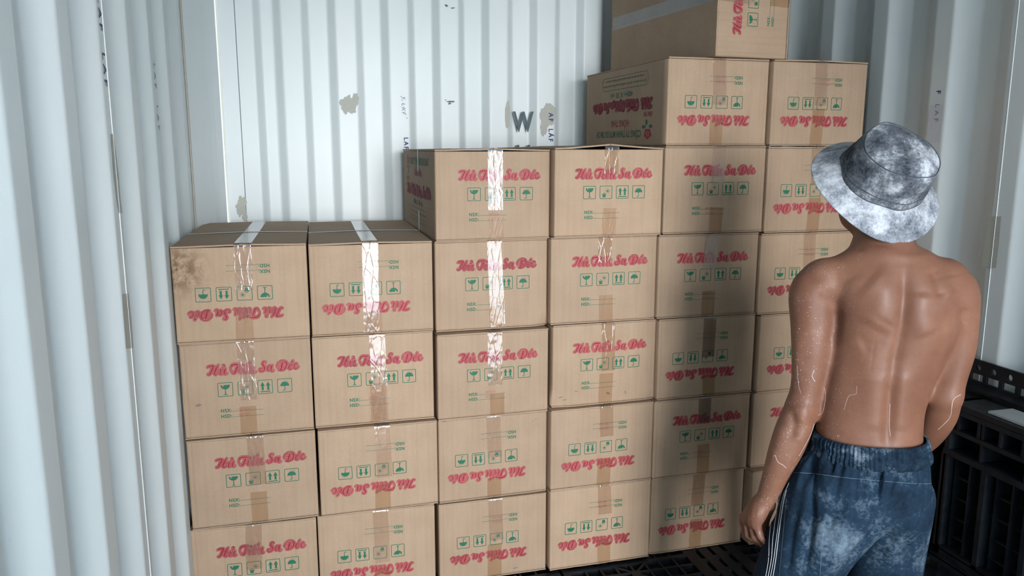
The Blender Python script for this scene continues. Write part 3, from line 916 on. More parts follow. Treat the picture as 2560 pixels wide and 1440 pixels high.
def side_print(root, hw, down):
    """print of the long side; local s runs left to right as read, v upward"""
    def Q(s, v, lift):
        if down: s, v = BD-s, BH-v
        return (-hw-lift, BD-s, v)
    def wr(mb, body, s0, v0, h, xs, bold, length=None):
        V, Fc = text_geo(body, h, xs, bold, 1.05)
        k = length/width(V) if length else 1
        mb.add([Q(s0+p[0]*k, v0+p[1], 0.0006) for p in V], Fc)
    g = MB()
    wr(g, 'CÔNG TY TNHH MTV SX TM DV', 0.195, 0.020+0.208, 0.024, 1, 0.02, 0.415)
    wr(g, '400gr X 30 gói', 0.27, 0.090, 0.018, 1, 0.015, 0.20)
    # rounded frame with two lines of fine print
    x0, x1, y0, y1 = 0.145, 0.555, 0.030, 0.078
    ring = []
    for cx, cy, a0 in ((x1-0.02, y1-0.02, 0), (x0+0.02, y1-0.02, 90), (x0+0.02, y0+0.02, 180), (x1-0.02, y0+0.02, 270)):
        for k in range(7):
            a = math.radians(a0+15*k); ring.append((cx, cy, math.cos(a), math.sin(a)))
    o_ = [Q(c+0.02*a, e+0.02*b, 0.0006) for c, e, a, b in ring]; i_ = [Q(c+0.0182*a, e+0.0182*b, 0.0006) for c, e, a, b in ring]
    m = len(ring)
    g.add(o_+i_, [(k, (k+1) % m, m+(k+1) % m, m+k) for k in range(m)])
    rr = random.Random(5)
    for row, (a, e) in enumerate(((0.160, 0.540), (0.185, 0.515))):
        u = a; vv = 0.058-row*0.018
        while u < e:
            L = rr.uniform(0.008, 0.022)
            nl = int(L/0.004)
            for q in range(nl):
                h = rr.choice((0.0055, 0.0055, 0.008))
                uu = u+q*0.004
                g.add([Q(uu, vv, 0.0006), Q(uu+0.0016, vv, 0.0006), Q(uu+0.0016, vv+h, 0.0006), Q(uu, vv+h, 0.0006)], [(0, 1, 2, 3)])
                g.add([Q(uu, vv, 0.0006), Q(uu+0.003, vv, 0.0006), Q(uu+0.003, vv+0.0013, 0.0006), Q(uu, vv+0.0013, 0.0006)], [(0, 1, 2, 3)])
            u += L+0.005
    g.obj('side_lettering', M_GREEN, root)
    rd = MB()
    wr(rd, 'HỒNG THÁI', 0.30, 0.190, 0.023, 1, 0.02, 0.16)
    wr(rd, 'HỒNG THÁI', 0.105, 0.168, 0.015, 1, 0.02, 0.07)
    rd.obj('side_lettering', M_RED, root)
    # script: first word pair, middle pair, last pair
    def stroke_set(mb, keys, s0, k, v0):
        pts = [p for q in keys for s in LET[q] for p in s]
        xm = min(p[0] for p in pts)
        for li, grow in enumerate((0.0040, 0.0012, 0.0)):
            for q in keys:
                for s in LET[q]:
                    vs, fs = ribbon([((x-xm)*1e-4, (y-1860)*1e-4, r_*1e-4*1.1) for x, y, r_ in s], grow)
                    mb.add([Q(s0+p[0]*k, v0+p[1]*1.15, 0.0005+0.0002*li) for p in vs], fs, (0, 2, 1)[li])
    sc = MB()
    stroke_set(sc, ['H', 'u1', 'hook'], 0.115, 1.55, 0.122)
    stroke_set(sc, ['T', 'i', 'e', 'circ', 'ac1', 'u2'], 0.222, 1.50, 0.122)
    BOT = [[(0, 2130, 9), (60, 2150, 16), (120, 2090, 20), (60, 2020, 10), (130, 1980, 22), (90, 1890, 18), (10, 1890, 9)], [(50, 2120, 22), (20, 1990, 24), (0, 1890, 16)],
           [(210, 2030, 10), (175, 1960, 20), (200, 1890, 14), (240, 1930, 18), (225, 2010, 10)], [(170, 2090, 8), (210, 2130, 10), (245, 2090, 8)], [(205, 1835, 14), (210, 1832, 14)],
           [(330, 2130, 12), (300, 1990, 20), (300, 1890, 14), (350, 1890, 7)], [(270, 2050, 8), (370, 2050, 8)],
           [(470, 2140, 10), (440, 2000, 22), (420, 1900, 18), (500, 1880, 14), (540, 1900, 7)],
           [(610, 2030, 10), (575, 1960, 20), (600, 1890, 14), (640, 1930, 18), (625, 2010, 10)], [(605, 1835, 14), (610, 1832, 14)],
           [(760, 2010, 12), (720, 2030, 14), (690, 1960, 20), (710, 1890, 14), (770, 1900, 7)]]
    for li, grow in enumerate((0.0040, 0.0012, 0.0)):
        for s in BOT:
            vs, fs = ribbon([(x*1e-4, (y-1860)*1e-4, r_*1e-4*1.1) for x, y, r_ in s], grow)
            sc.add([Q(0.342+p[0]*1.6, 0.122+p[1]*1.15, 0.0005+0.0002*li) for p in vs], fs, (0, 2, 1)[li])
    stroke_set(sc, ['S', 'a'], 0.478, 1.5, 0.122)
    stroke_set(sc, ['D', 'e2', 'ac2', 'c'], 0.552, 1.5, 0.122)
    sc.obj('side_brand_lettering', [M_REDD, M_RED, M_PINK], root)
    # rose emblem
    e = MB()
    def disc(cx, cy, rx, ry, mi, l, n=18, wob=0.0):
        e.add([Q(cx+rx*(1+wob*math.sin(5*2*PI*k/n))*math.cos(2*PI*k/n), cy+ry*(1+wob*math.sin(5*2*PI*k/n))*math.sin(2*PI*k/n), l) for k in range(n)], [tuple(range(n))], mi)
    disc(0.140, 0.242, 0.026, 0.017, 0, 0.0006, 30, 0.10)
    for q in range(3):
        disc(0.140+0.006*math.cos(q*2.1), 0.242+0.004*math.sin(q*2.1), 0.011, 0.007, 2, 0.0008+q*0.0001, 16, 0.1)
    disc(0.140, 0.242, 0.005, 0.0035, 0, 0.0012)
    disc(0.118, 0.217, 0.013, 0.006, 1, 0.0006); disc(0.172, 0.218, 0.014, 0.006, 1, 0.0006); disc(0.150, 0.203, 0.007, 0.010, 1, 0.0006)
    e.obj('rose_emblem', [M_RED, M_GREEN, M_PINK], root)

STACK = {'A': 'the leftmost stack', 'B': 'the second stack from the left', 'C': 'the third stack from the left', 'D': 'the fourth stack from the left',
         'E': 'the fifth stack from the left', 'F': 'the stack beside the right wall'}
RANK = {1: 'topmost', 2: 'second from the top', 3: 'third from the top', 4: 'fourth from the top', 5: 'fifth from the top', 6: 'sixth from the top', 7: 'seventh from the top'}
TOPROW = {'A': 4, 'B': 4, 'C': 5, 'D': 5, 'E': 7, 'F': 6}
EXTRA = {'A4': 'brown carton stained at one corner', 'D5': 'brown carton with gaping flaps', 'C4': 'brown carton with crushed corner'}
for i, (k, (x, y, yw, z)) in enumerate(BOX.items()):
    rk = TOPROW[k[0]]-int(k[1])+1
    what = EXTRA.get(k) or ('brown carton with upside-down print' if k in UPSIDE else 'brown carton with upright print')
    rt = carton(k, f'{what}, {RANK[rk]} of {STACK[k[0]]}', x, y, yw, z, {'C5': 'up', 'E6': 'down'}.get(k, False), None, 100+i)
    above = BOX.get(k[0]+str(int(k[1])+1))
    if above: rt.scale.z = min(max((above[3]-z-0.0006)/BH, 1.0), 1.036)      # a well filled carton stands a little taller
# the topmost carton of the fifth stack lies on its side
r7 = carton('E7', 'brown carton lying on its side, topmost of the fifth stack from the left', 0, 0, 0, 0, False, None, 77)
yw = 0.0957
loc = Matrix.Translation((1.8152, 2.4009, 1.8686)) @ Matrix.Rotation(yw, 4, 'Z') @ Matrix.Translation((BH/2, 0, BW/2)) @ Matrix.Rotation(-PI/2, 4, 'Y')
r7.matrix_world = loc


# ------------------------------------------------------------------ the worker
M0 = np.array([1.717, 1.63, 0.0])
FAZ = math.radians(24)
MF = np.array([math.sin(FAZ), math.cos(FAZ), 0.0])      # the way he faces
MR = np.array([math.cos(FAZ), -math.sin(FAZ), 0.0])     # his right
MU = np.array([0.0, 0.0, 1.0])
def PP(px, py, off=0.0):
    """point of the vertical plane through his body (moved OFF forward) seen at a photo pixel"""
    d = ray(px, py)
    t = ((M0+MF*off-CAM)@MF)/(d@MF)
    return CAM+d*t
def smin(a, b, k):
    h = np.clip(0.5+0.5*(b-a)/k, 0, 1)
    return b*(1-h)+a*h-k*h*(1-h)
class Field:
    def __init__(s, lo, hi, h):
        s.h = h; s.lo = np.array(lo, float)
        s.n = np.ceil((np.array(hi)-s.lo)/h).astype(int)+1
        s.ax = [s.lo[i]+h*np.arange(s.n[i]) for i in range(3)]
        s.D = np.full(s.n, 0.2, np.float32)
    def sub(s, lo, hi):
        i0 = np.clip(np.floor((np.array(lo)-s.lo)/s.h).astype(int), 0, s.n); i1 = np.clip(np.ceil((np.array(hi)-s.lo)/s.h).astype(int)+1, 0, s.n)
        sl = tuple(slice(a, b) for a, b in zip(i0, i1))
        X = s.ax[0][sl[0]][:, None, None]; Y = s.ax[1][sl[1]][None, :, None]; Z = s.ax[2][sl[2]][None, None, :]
        return sl, X, Y, Z
    def put(s, sl, d, k):
        if s.D[sl].size == 0: return
        s.D[sl] = smin(s.D[sl], d.astype(np.float32), k) if k > 0 else np.minimum(s.D[sl], d)
    def cut(s, sl, d, k):
        s.D[sl] = -smin(-s.D[sl], d.astype(np.float32), k)
    def capsule(s, a, b, ra, rb, k=0.02):
        a = np.array(a); b = np.array(b); m = max(ra, rb)+k*2+0.02
        sl, X, Y, Z = s.sub(np.minimum(a, b)-m, np.maximum(a, b)+m)
        ab = b-a; L = ab@ab+1e-9
        t = np.clip(((X-a[0])*ab[0]+(Y-a[1])*ab[1]+(Z-a[2])*ab[2])/L, 0, 1)
        d = np.sqrt((X-a[0]-t*ab[0])**2+(Y-a[1]-t*ab[1])**2+(Z-a[2]-t*ab[2])**2)-(ra+(rb-ra)*t)
        s.put(sl, d, k)
    def chain(s, pts, k=0.02):
        P = np.array([p for p, r in pts]); rm = max(r for p, r in pts)+2*k+0.02
        sl, X, Y, Z = s.sub(P.min(0)-rm, P.max(0)+rm)
        # one rounded, tapering limb: finely resampled, so that no joint swells
        Q = []
        E = [np.append(p, r) for p, r in pts]
        E = [2*E[0]-E[1]]+E+[2*E[-1]-E[-2]]
        for i in range(1, len(E)-2):
            a, b_, c, d_ = E[i-1:i+3]
            for t in np.arange(0, 1, 0.25):
                Q.append(0.5*((2*b_)+(c-a)*t+(2*a-5*b_+4*c-d_)*t*t+(3*b_-a-3*c+d_)*t**3))
        Q.append(E[-2])
        D = None
        for a, b_ in zip(Q, Q[1:]):
            ab = b_[:3]-a[:3]; L = ab@ab+1e-9
            t = np.clip(((X-a[0])*ab[0]+(Y-a[1])*ab[1]+(Z-a[2])*ab[2])/L, 0, 1)
            d = np.sqrt((X-a[0]-t*ab[0])**2+(Y-a[1]-t*ab[1])**2+(Z-a[2]-t*ab[2])**2)-(a[3]+(b_[3]-a[3])*t)
            D = d if D is None else np.minimum(D, d)
        s.put(sl, D, k)
    def ell(s, c, R, axes=None, k=0.02, cut=False):
        c = np.array(c); A = np.array(axes) if axes is not None else np.eye(3)
        m = max(R)+k*2+0.02
        sl, X, Y, Z = s.sub(c-m, c+m)
        q = 0; g = 0
        for i in range(3):
            p = ((X-c[0])*A[i][0]+(Y-c[1])*A[i][1]+(Z-c[2])*A[i][2])/R[i]
            q = q+p*p; g = g+(p/R[i])**2
        k0 = np.sqrt(q); k1 = np.sqrt(g)+1e-9
        d = k0*(k0-1)/k1
        if cut: s.cut(sl, d, k)
        else: s.put(sl, d, k)
    def loft(s, rows, k=0.02):
        """rows: (centre, half width, half depth) from low to high, sections level"""
        rows = sorted(rows, key=lambda r: r[0][2])
        zs = np.array([r[0][2] for r in rows]); cx = np.array([r[0][0] for r in rows]); cy = np.array([r[0][1] for r in rows])
        A = np.array([r[1] for r in rows]); B_ = np.array([r[2] for r in rows])
        m = max(A.max(), B_.max())+0.06
        sl, X, Y, Z = s.sub((cx.min()-m, cy.min()-m, zs[0]-0.05), (cx.max()+m, cy.max()+m, zs[-1]+0.05))
        z = Z[0, 0, :]
        def it(v):
            # smooth interpolation over height
            o = np.interp(z, zs, v)
            kk = max(1, int(0.02/s.h)); ker = np.ones(2*kk+1)/(2*kk+1)
            return np.convolve(np.pad(o, kk, mode='edge'), ker, mode='valid')[None, None, :]
        px = (X-it(cx)); py_ = (Y-it(cy))
        u = (px*MR[0]+py_*MR[1])/it(A); v = (px*MF[0]+py_*MF[1])/it(B_)
        rr = (np.abs(u)**2.3+np.abs(v)**2.3)**(1/2.3)
        d = (rr-1)*np.minimum(it(A), it(B_))
        dz = np.maximum(zs[0]-Z, Z-zs[-1])
        d = np.where(dz > 0, np.sqrt(np.maximum(d, 0)**2+dz**2), np.maximum(d, dz))
        s.put(sl, d, k)
    def mesh(s):
        D = s.D; n = D.shape
        ins = D < 0
        c = sum(ins[i:n[0]-1+i, j:n[1]-1+j, l:n[2]-1+l].astype(np.int8) for i in (0, 1) for j in (0, 1) for l in (0, 1))
        cell = (c > 0) & (c < 8)
        idx = np.full(cell.shape, -1, np.int64); ijk = np.argwhere(cell)
        idx[cell] = np.arange(len(ijk))
        acc = np.zeros((len(ijk), 3)); cnt = np.zeros(len(ijk))
        co = [(a, b, e) for a in (0, 1) for b in (0, 1) for e in (0, 1)]
        val = {o: D[ijk[:, 0]+o[0], ijk[:, 1]+o[1], ijk[:, 2]+o[2]] for o in co}
        for ax in range(3):
            for o in co:
                if o[ax]: continue
                o2 = list(o); o2[ax] = 1; o2 = tuple(o2)
                d0, d1 = val[o], val[o2]
                m = (d0 < 0) != (d1 < 0)
                t = d0[m]/(d0[m]-d1[m])
                p = np.repeat(np.array([o], float), m.sum(), 0); p[:, ax] += t
                acc[m] += p; cnt[m] += 1
        V = s.lo+(ijk+acc/cnt[:, None])*s.h
        F = []
        for ax in range(3):
            o1, o2 = [(1, 2), (2, 0), (0, 1)][ax]
            sl0 = [slice(None)]*3; sl1 = [slice(None)]*3
            sl0[ax] = slice(0, n[ax]-1); sl1[ax] = slice(1, n[ax])
            a = ins[tuple(sl0)]; b_ = ins[tuple(sl1)]
            e = np.argwhere(a != b_)
            e = e[(e[:, o1] > 0) & (e[:, o2] > 0) & (e[:, o1] < n[o1]-1) & (e[:, o2] < n[o2]-1)]
            q = []
            for da, db in ((0, 0), (-1, 0), (-1, -1), (0, -1)):
                p = e.copy(); p[:, o1] += da; p[:, o2] += db
                q.append(idx[p[:, 0], p[:, 1], p[:, 2]])
            q = np.stack(q, 1)
            fl = a[e[:, 0], e[:, 1], e[:, 2]]
            q[~fl] = q[~fl][:, ::-1]
            F.append(q)
        return V, np.concatenate(F)
def relax(V, F, it=2, lam=0.5):
    e = np.concatenate([F[:, [0, 1]], F[:, [1, 2]], F[:, [2, 3]], F[:, [3, 0]]])
    for _ in range(it):
        s = np.zeros_like(V); c = np.zeros(len(V))
        np.add.at(s, e[:, 0], V[e[:, 1]]); np.add.at(s, e[:, 1], V[e[:, 0]])
        np.add.at(c, e[:, 0], 1); np.add.at(c, e[:, 1], 1)
        V = V+(s/c[:, None]-V)*lam
    return V
def normals(V, F):
    nf = np.cross(V[F[:, 2]]-V[F[:, 0]], V[F[:, 3]]-V[F[:, 1]])
    n = np.zeros_like(V)
    for i in range(4): np.add.at(n, F[:, i], nf)
    return n/(np.linalg.norm(n, axis=1, keepdims=True)+1e-12)
def pixv(V):
    d = V-CAM; z = d@C_F
    return 1280+F_PX*(d@C_R)/z, 720-F_PX*(d@C_U)/z
def polydist(px, py, line):
    """distance to a polyline measured on the photo grid, with the share along it"""
    best = np.full(len(px), 1e9); tt = np.zeros(len(px))
    L = [math.hypot(b[0]-a[0], b[1]-a[1]) for a, b in zip(line, line[1:])]
    tot = sum(L); acc = 0
    for (a, b), l in zip(zip(line, line[1:]), L):
        ax, ay = a; bx, by = b
        t = np.clip(((px-ax)*(bx-ax)+(py-ay)*(by-ay))/(l*l+1e-9), 0, 1)
        d = np.hypot(px-ax-t*(bx-ax), py-ay-t*(by-ay))
        m = d < best
        best = np.where(m, d, best); tt = np.where(m, (acc+t*l)/tot, tt); acc += l
    return best, tt
def press(V, F, items, side=-1):
    """push the skin in (amp>0) or out along polylines on the side that faces the viewer's place"""
    n = normals(V, F)
    d = V-CAM; d /= np.linalg.norm(d, axis=1, keepdims=True)
    facing = np.clip(-(n*d).sum(1)*1.6-0.1, 0, 1)
    px, py = pixv(V)
    out = np.zeros(len(V))
    for line, w, amp in items:
        dist, t = polydist(px, py, line)
        out += amp*np.exp(-(dist/w)**2)*np.clip(np.sin(PI*np.clip(t*0.94+0.03, 0, 1))*2.2, 0, 1)
    return V-n*(out*facing)[:, None]
def to_obj(name, V, F, mats, parent=None):
    me = bpy.data.meshes.new(name)
    me.from_pydata([tuple(p) for p in V], [], [tuple(int(i) for i in f) for f in F])
    for m in (mats if isinstance(mats, (list, tuple)) else [mats]): me.materials.append(m)
    me.polygons.foreach_set('use_smooth', [True]*len(me.polygons))
    me.update()
    o = bpy.data.objects.new(name, me); COL.objects.link(o)
    if parent: o.parent = parent
    return o

def section(py, xl, xr, depth, off=0.0):
    a, b_ = PP(xl, py, off), PP(xr, py, off)
    c = (a+b_)/2
    w = abs((b_-a)@MR)/2
    # the outline of an oval seen a little from the side
    ph = math.radians(16)
    w2 = max((w*math.cos(ph))**2-(depth*math.sin(ph))**2, 1e-5)**0.5/math.cos(ph)**0.5
    return (c, w2, depth)

# ---- skin
def skin_mat():
    m, nt, b = mat('brown_skin', (0.33, 0.165, 0.10), 0.55, spec=0.35)
    n1 = noise(nt, 7, 4, 0.6); n2 = noise(nt, 160, 3, 0.6)
    r = ramp(nt, n1.outputs[0], [(0.3, (0.155, 0.064, 0.038)), (0.7, (0.225, 0.103, 0.063))])
    r2 = ramp(nt, n2.outputs[0], [(0.3, (0.93, 0.93, 0.93)), (0.7, (1.04, 1.03, 1.02))])
    c = mix(nt, r.outputs[0], r2.outputs[0], 1.0, 'MULTIPLY')
    # white powder specks, mostly over the left shoulder and arm
    t = N(nt, 'ShaderNodeTexCoord')
    dt = N(nt, 'ShaderNodeVectorMath', operation='DOT_PRODUCT')
    dt.inputs[1].default_value = tuple(-MR)
    nt.links.new(t.outputs['Object'], dt.inputs[0])
    o0 = float(-(M0@MR))
    mr = N(nt, 'ShaderNodeMapRange')
    for i, v in ((1, o0-0.02), (2, o0+0.21), (3, 0.0), (4, 1.0)): mr.inputs[i].default_value = v
    nt.links.new(dt.outputs['Value'], mr.inputs[0])
    vo = N(nt, 'ShaderNodeTexVoronoi', Scale=150.0); vo.inputs['Randomness'].default_value = 1.0
    wv = noise(nt, 60, 2, 0.5)
    mv = N(nt, 'ShaderNodeMix', data_type='VECTOR'); mv.inputs[0].default_value = 0.02
    nt.links.new(t.outputs['Object'], mv.inputs[4]); nt.links.new(wv.outputs['Color'], mv.inputs[5])
    nt.links.new(mv.outputs[1], vo.inputs['Vector'])
    sp = ramp(nt, vo.outputs['Distance'], [(0.09, (1, 1, 1)), (0.155, (0, 0, 0))])
    pn = noise(nt, 16, 4, 0.65)
    pr = ramp(nt, pn.outputs[0], [(0.39, (0, 0, 0)), (0.54, (1, 1, 1))])
    f = mix(nt, sp.outputs[0], pr.outputs[0], 1.0, 'MULTIPLY')
    cb = N(nt, 'ShaderNodeCombineColor')
    for i in range(3): nt.links.new(mr.outputs[0], cb.inputs[i])
    f = mix(nt, f, cb.outputs[0], 1.0, 'MULTIPLY')
    c = mix(nt, c, (0.78, 0.72, 0.70), f)
    hz = ramp(nt, pn.outputs[0], [(0.42, (0, 0, 0)), (0.75, (0.08, 0.08, 0.08))])
    hz2 = mix(nt, hz.outputs[0], cb.outputs[0], 1.0, 'MULTIPLY')
    c = mix(nt, c, (0.58, 0.46, 0.42), hz2)
    nt.links.new(c, b.inputs['Base Color'])
    b.inputs['Subsurface Weight'].default_value = 0.12
    b.inputs['Subsurface Radius'].default_value = (0.012, 0.004, 0.002)
    b.inputs['Coat Weight'].default_value = 0.08
    b.inputs['Coat Roughness'].default_value = 0.30
    bump(nt, b, n2.outputs[0], 0.10, 0.001)
    return m
M_SKIN = skin_mat()
fld = Field((1.20, 1.30, 0.30), (2.25, 2.05, 1.66), 0.0045)
rows = [section(1160, 2020, 2318, 0.100), section(1110, 2032, 2312, 0.097), section(1080, 2036, 2308, 0.093), section(1020, 2044, 2312, 0.090), section(950, 2056, 2334, 0.094),
        section(870, 2070, 2372, 0.103), section(800, 2074, 2402, 0.110), section(740, 2066, 2410, 0.110), section(690, 2070, 2388, 0.098), section(655, 2105, 2345, 0.080), section(632, 2140, 2310, 0.060)]
fld.loft(rows, 0)
# shoulders and arms: left
aL = [((2052, 706), 0.0, 0.054), ((2030, 735), 0.0, 0.055), ((2030, 800), 0.0, 0.052), ((2026, 880), -0.004, 0.0455), ((2016, 960), -0.006, 0.0375), ((2004, 1018), -0.004, 0.0385)]
fL = [((2004, 1018), -0.004, 0.0385), ((1985, 1070), -0.006, 0.0445), ((1962, 1130), -0.010, 0.0415), ((1938, 1190), -0.012, 0.0325), ((1918, 1240), -0.010, 0.0255)]
fld.chain([(PP(*p, o), r) for p, o, r in aL], 0.022)
fld.chain([(PP(*p, o), r) for p, o, r in fL], 0.012)
fld.ell(PP(2004, 1030, -0.035), (0.016, 0.016, 0.020), k=0.02)          # elbow bone
# right
aR = [((2368, 706), 0.0, 0.052), ((2388, 735), 0.0, 0.0535), ((2394, 800), 0.004, 0.0475), ((2392, 870), 0.004, 0.0425), ((2377, 940), 0.004, 0.0375), ((2364, 988), 0.006, 0.0385)]
fR = [((2364, 988), 0.006, 0.0385), ((2345, 1040), 0.045, 0.0435), ((2312, 1090), 0.100, 0.0395), ((2270, 1130), 0.155, 0.0315), ((2235, 1160), 0.195, 0.0250)]
fld.chain([(PP(*p, o), r) for p, o, r in aR], 0.022)
fld.chain([(PP(*p, o), r) for p, o, r in fR], 0.012)
# trapezius, neck
nb = PP(2212, 650, -0.02)
for sx, sy in ((2075, 690), (2352, 690)):
    fld.capsule(nb+np.array([0, 0, -0.004])+MF*0.01, PP(sx, sy, -0.005), 0.050, 0.040, 0.03)
    fld.capsule(PP(2205, 622, 0.02), PP((sx+2212)/2, sy-22, 0.0), 0.050, 0.038, 0.03)
HC = PP(2192, 488, 0.068)
V_T = -ray(2194, 470); V_T /= np.linalg.norm(V_T)          # from the head towards the viewer
V_R = C_R-V_T*(C_R@V_T); V_R /= np.linalg.norm(V_R)
V_U = np.cross(V_T, V_R)
fld.capsule(nb+MF*0.032, PP(2196, 560, 0.082), 0.056, 0.056, 0.03)
fld.capsule(PP(2212, 690, 0.03), PP(2206, 620, 0.03), 0.06, 0.058, 0.03)
# head: looks up and to the left, towards the cartons
hd = -V_R*0.66-V_T*0.66+V_U*0.22; hd /= np.linalg.norm(hd)
ha = V_R*0.36+V_U*0.72+V_T*0.48; ha -= hd*(ha@hd); ha /= np.linalg.norm(ha)       # top of the head
hs = np.cross(hd, ha)
fld.ell(HC+ha*0.02-hd*0.005, (0.092, 0.074, 0.090), (hd, hs, ha), 0.02)
fld.ell(HC+hd*0.030-ha*0.048, (0.066, 0.062, 0.062), (hd, hs, ha), 0.025)
fld.ell(HC+hd*0.066-ha*0.082, (0.026, 0.027, 0.020), (hd, hs, ha), 0.02)             # chin
for s_ in (-1, 1):
    fld.ell(HC+hd*0.040-ha*0.030+hs*s_*0.044, (0.026, 0.016, 0.020), (hd, hs, ha), 0.02)   # cheek
    fld.ell(HC+hd*0.078+ha*0.008+hs*s_*0.031, (0.010, 0.013, 0.008), (hd, hs, ha), 0.01)   # eyelids
    fld.ell(HC-hd*0.008-ha*0.018+hs*s_*0.077, (0.016, 0.007, 0.029), (hd, hs, ha), 0.008)  # ear
    fld.ell(HC-hd*0.004-ha*0.016+hs*s_*0.085, (0.008, 0.004, 0.018), (hd, hs, ha), 0.004, True)
    fld.ell(HC+hd*0.086-ha*0.030+hs*s_*0.012, (0.010, 0.009, 0.008), (hd, hs, ha), 0.008)  # nostrils
fld.capsule(HC+hd*0.083+ha*0.012, HC+hd*0.103-ha*0.026, 0.008, 0.012, 0.012)          # nose
fld.ell(HC+hd*0.085-ha*0.053, (0.012, 0.025, 0.006), (hd, hs, ha), 0.006)
fld.ell(HC+hd*0.084-ha*0.063, (0.012, 0.022, 0.007), (hd, hs, ha), 0.006)
# hands
def hand(W, mcp, pip, tip, thumb, palm):
    W = PP(*W[0], W[1])
    ms = [PP(*p, o) for p, o in mcp]
    for i, m_ in enumerate(ms):
        fld.capsule(W+(ms[i]-W)*0.18, m_, 0.0165, 0.0118, 0.012)
    fld.ell((W*0.45+sum(ms)/4*0.55), palm[0], palm[1], 0.012)
    for m_, (p, o), (q, o2), r in zip(ms, pip, tip, (0.0092, 0.0092, 0.0092, 0.0090)):
        a = PP(*p, o); b_ = PP(*q, o2)
        mid = a+(b_-a)*0.55
        fld.capsule(m_, a, r+0.0012, r+0.0004, 0.004)
        fld.capsule(a, mid, r, r-0.0008, 0.003)
        fld.capsule(mid, b_, r-0.0008, r-0.0022, 0.003)
    th = [PP(*p, o) for p, o in thumb]
    fld.capsule(th[0], th[1], 0.0165, 0.0115, 0.010); fld.capsule(th[1], th[2], 0.0110, 0.0098, 0.003); fld.capsule(th[2], th[3], 0.0098, 0.0070, 0.003)
hand(((1917, 1242), -0.010),
     [((1890, 1311), -0.025), ((1879, 1308), -0.007), ((1866, 1303), 0.011), ((1856, 1294), 0.029)],
     [((1900, 1341), -0.031), ((1885, 1343), -0.009), ((1869, 1337), 0.013), ((1859, 1328), 0.033)],
     [((1924, 1370), -0.033), ((1908, 1366), -0.009), ((1893, 1360), 0.011), ((1881, 1354), 0.029)],
     [((1925, 1262), 0.015), ((1915, 1296), 0.043), ((1913, 1320), 0.049), ((1916, 1343), 0.047)],
     ((0.026, 0.036, 0.044), (np.cross(MF, (PP(1875, 1306, .002)-PP(1917, 1242, -.010))/np.linalg.norm(PP(1875, 1306, .002)-PP(1917, 1242, -.010))), MF,
                              (PP(1875, 1306, .002)-PP(1917, 1242, -.010))/np.linalg.norm(PP(1875, 1306, .002)-PP(1917, 1242, -.010)))))
hand(((2232, 1162), 0.197),
     [((2196, 1212), 0.215), ((2190, 1205), 0.232), ((2186, 1197), 0.248), ((2184, 1188), 0.262)],
     [((2184, 1238), 0.205), ((2176, 1233), 0.224), ((2170, 1224), 0.242), ((2168, 1212), 0.258)],
     [((2188, 1262), 0.190), ((2180, 1260), 0.208), ((2174, 1250), 0.226), ((2172, 1236), 0.244)],
     [((2224, 1170), 0.230), ((2216, 1186), 0.262), ((2206, 1200), 0.274), ((2198, 1214), 0.276)],
     ((0.026, 0.036, 0.044), (np.cross(MF, np.array([-0.35, 0.1, -0.93])), MF, np.array([-0.35, 0.1, -0.93]))))
# hips and legs inside the trousers, down to the feet
gz = lambda c, r_, f_, z: M0+MR*r_+MF*f_+np.array([0, 0, z])
bodyV, bodyF = fld.mesh()
bodyV = relax(bodyV, bodyF, 3, 0.5)
bodyV = press(bodyV, bodyF, [
    ([(2262, 660), (2264, 740), (2256, 820), (2240, 900), (2228, 980), (2222, 1060), (2220, 1120)], 15, 0.0070),     # spine
    ([(2262, 670), (2262, 760), (2248, 860), (2232, 940)], 42, 0.0060),
    ([(2170, 700), (2205, 730), (2206, 790), (2186, 825)], 40, -0.0085),                                             # left shoulder blade
    ([(2118, 700), (2150, 760), (2160, 810)], 42, -0.0040), ([(2226, 800), (2196, 850), (2150, 872)], 24, 0.0050),
    ([(2305, 730), (2298, 790), (2320, 840)], 34, -0.0065), ([(2375, 690), (2385, 740)], 34, -0.0040),              # right shoulder blade
    ([(2330, 670), (2346, 705), (2354, 745)], 14, 0.0065), ([(2340, 820), (2372, 800), (2392, 770)], 22, 0.0030),
    ([(2190, 930), (2184, 1000), (2184, 1080)], 34, -0.0045), ([(2258, 930), (2254, 1000), (2252, 1080)], 26, -0.0045),   # long back muscles
    ([(2226, 960), (2221, 1050), (2219, 1120)], 18, 0.0040),
    ([(2092, 775), (2090, 815), (2078, 860)], 12, 0.0075), ([(2410, 770), (2404, 810)], 11, 0.0060),                # armpit folds
    ([(2110, 860), (2130, 930), (2124, 1000)], 30, 0.0030), ([(2350, 880), (2312, 970)], 24, 0.0030),
    ([(2010, 700), (2060, 690), (2105, 700)], 16, 0.0030), ([(2050, 730), (2046, 790), (2038, 840)], 16, 0.0025),
    ([(2120, 596), (2180, 606), (2240, 614)], 8, 0.0030), ([(2112, 614), (2160, 624)], 5, 0.0020),
    ([(1978, 1030), (1985, 1060), (1978, 1095)], 11, 0.0045), ([(2002, 1040), (2012, 1075), (1998, 1110)], 15, -0.0030),
    ([(1950, 1060), (1948, 1110), (1930, 1170)], 15, -0.0030), ([(1990, 840), (1988, 900), (1990, 950)], 16, -0.0030),
    ([(1872, 1262), (1868, 1285)], 3, -0.0014), ([(1884, 1262), (1880, 1290)], 3, -0.0014), ([(1897, 1265), (1892, 1295)], 3, -0.0012),
    ([(1873, 1300), (1878, 1322)], 3, 0.0016), ([(1886, 1306), (1890, 1328)], 3, 0.0016),
    ([(2188, 850), (2180, 900), (2176, 930)], 2.2, 0.0010)])
bodyV = relax(bodyV, bodyF, 1, 0.4)
person = to_obj('person', bodyV, bodyF, M_SKIN)
tag(person, 'shirtless person in dusty bucket hat and blue trousers, back turned, facing the cartons', 'person')

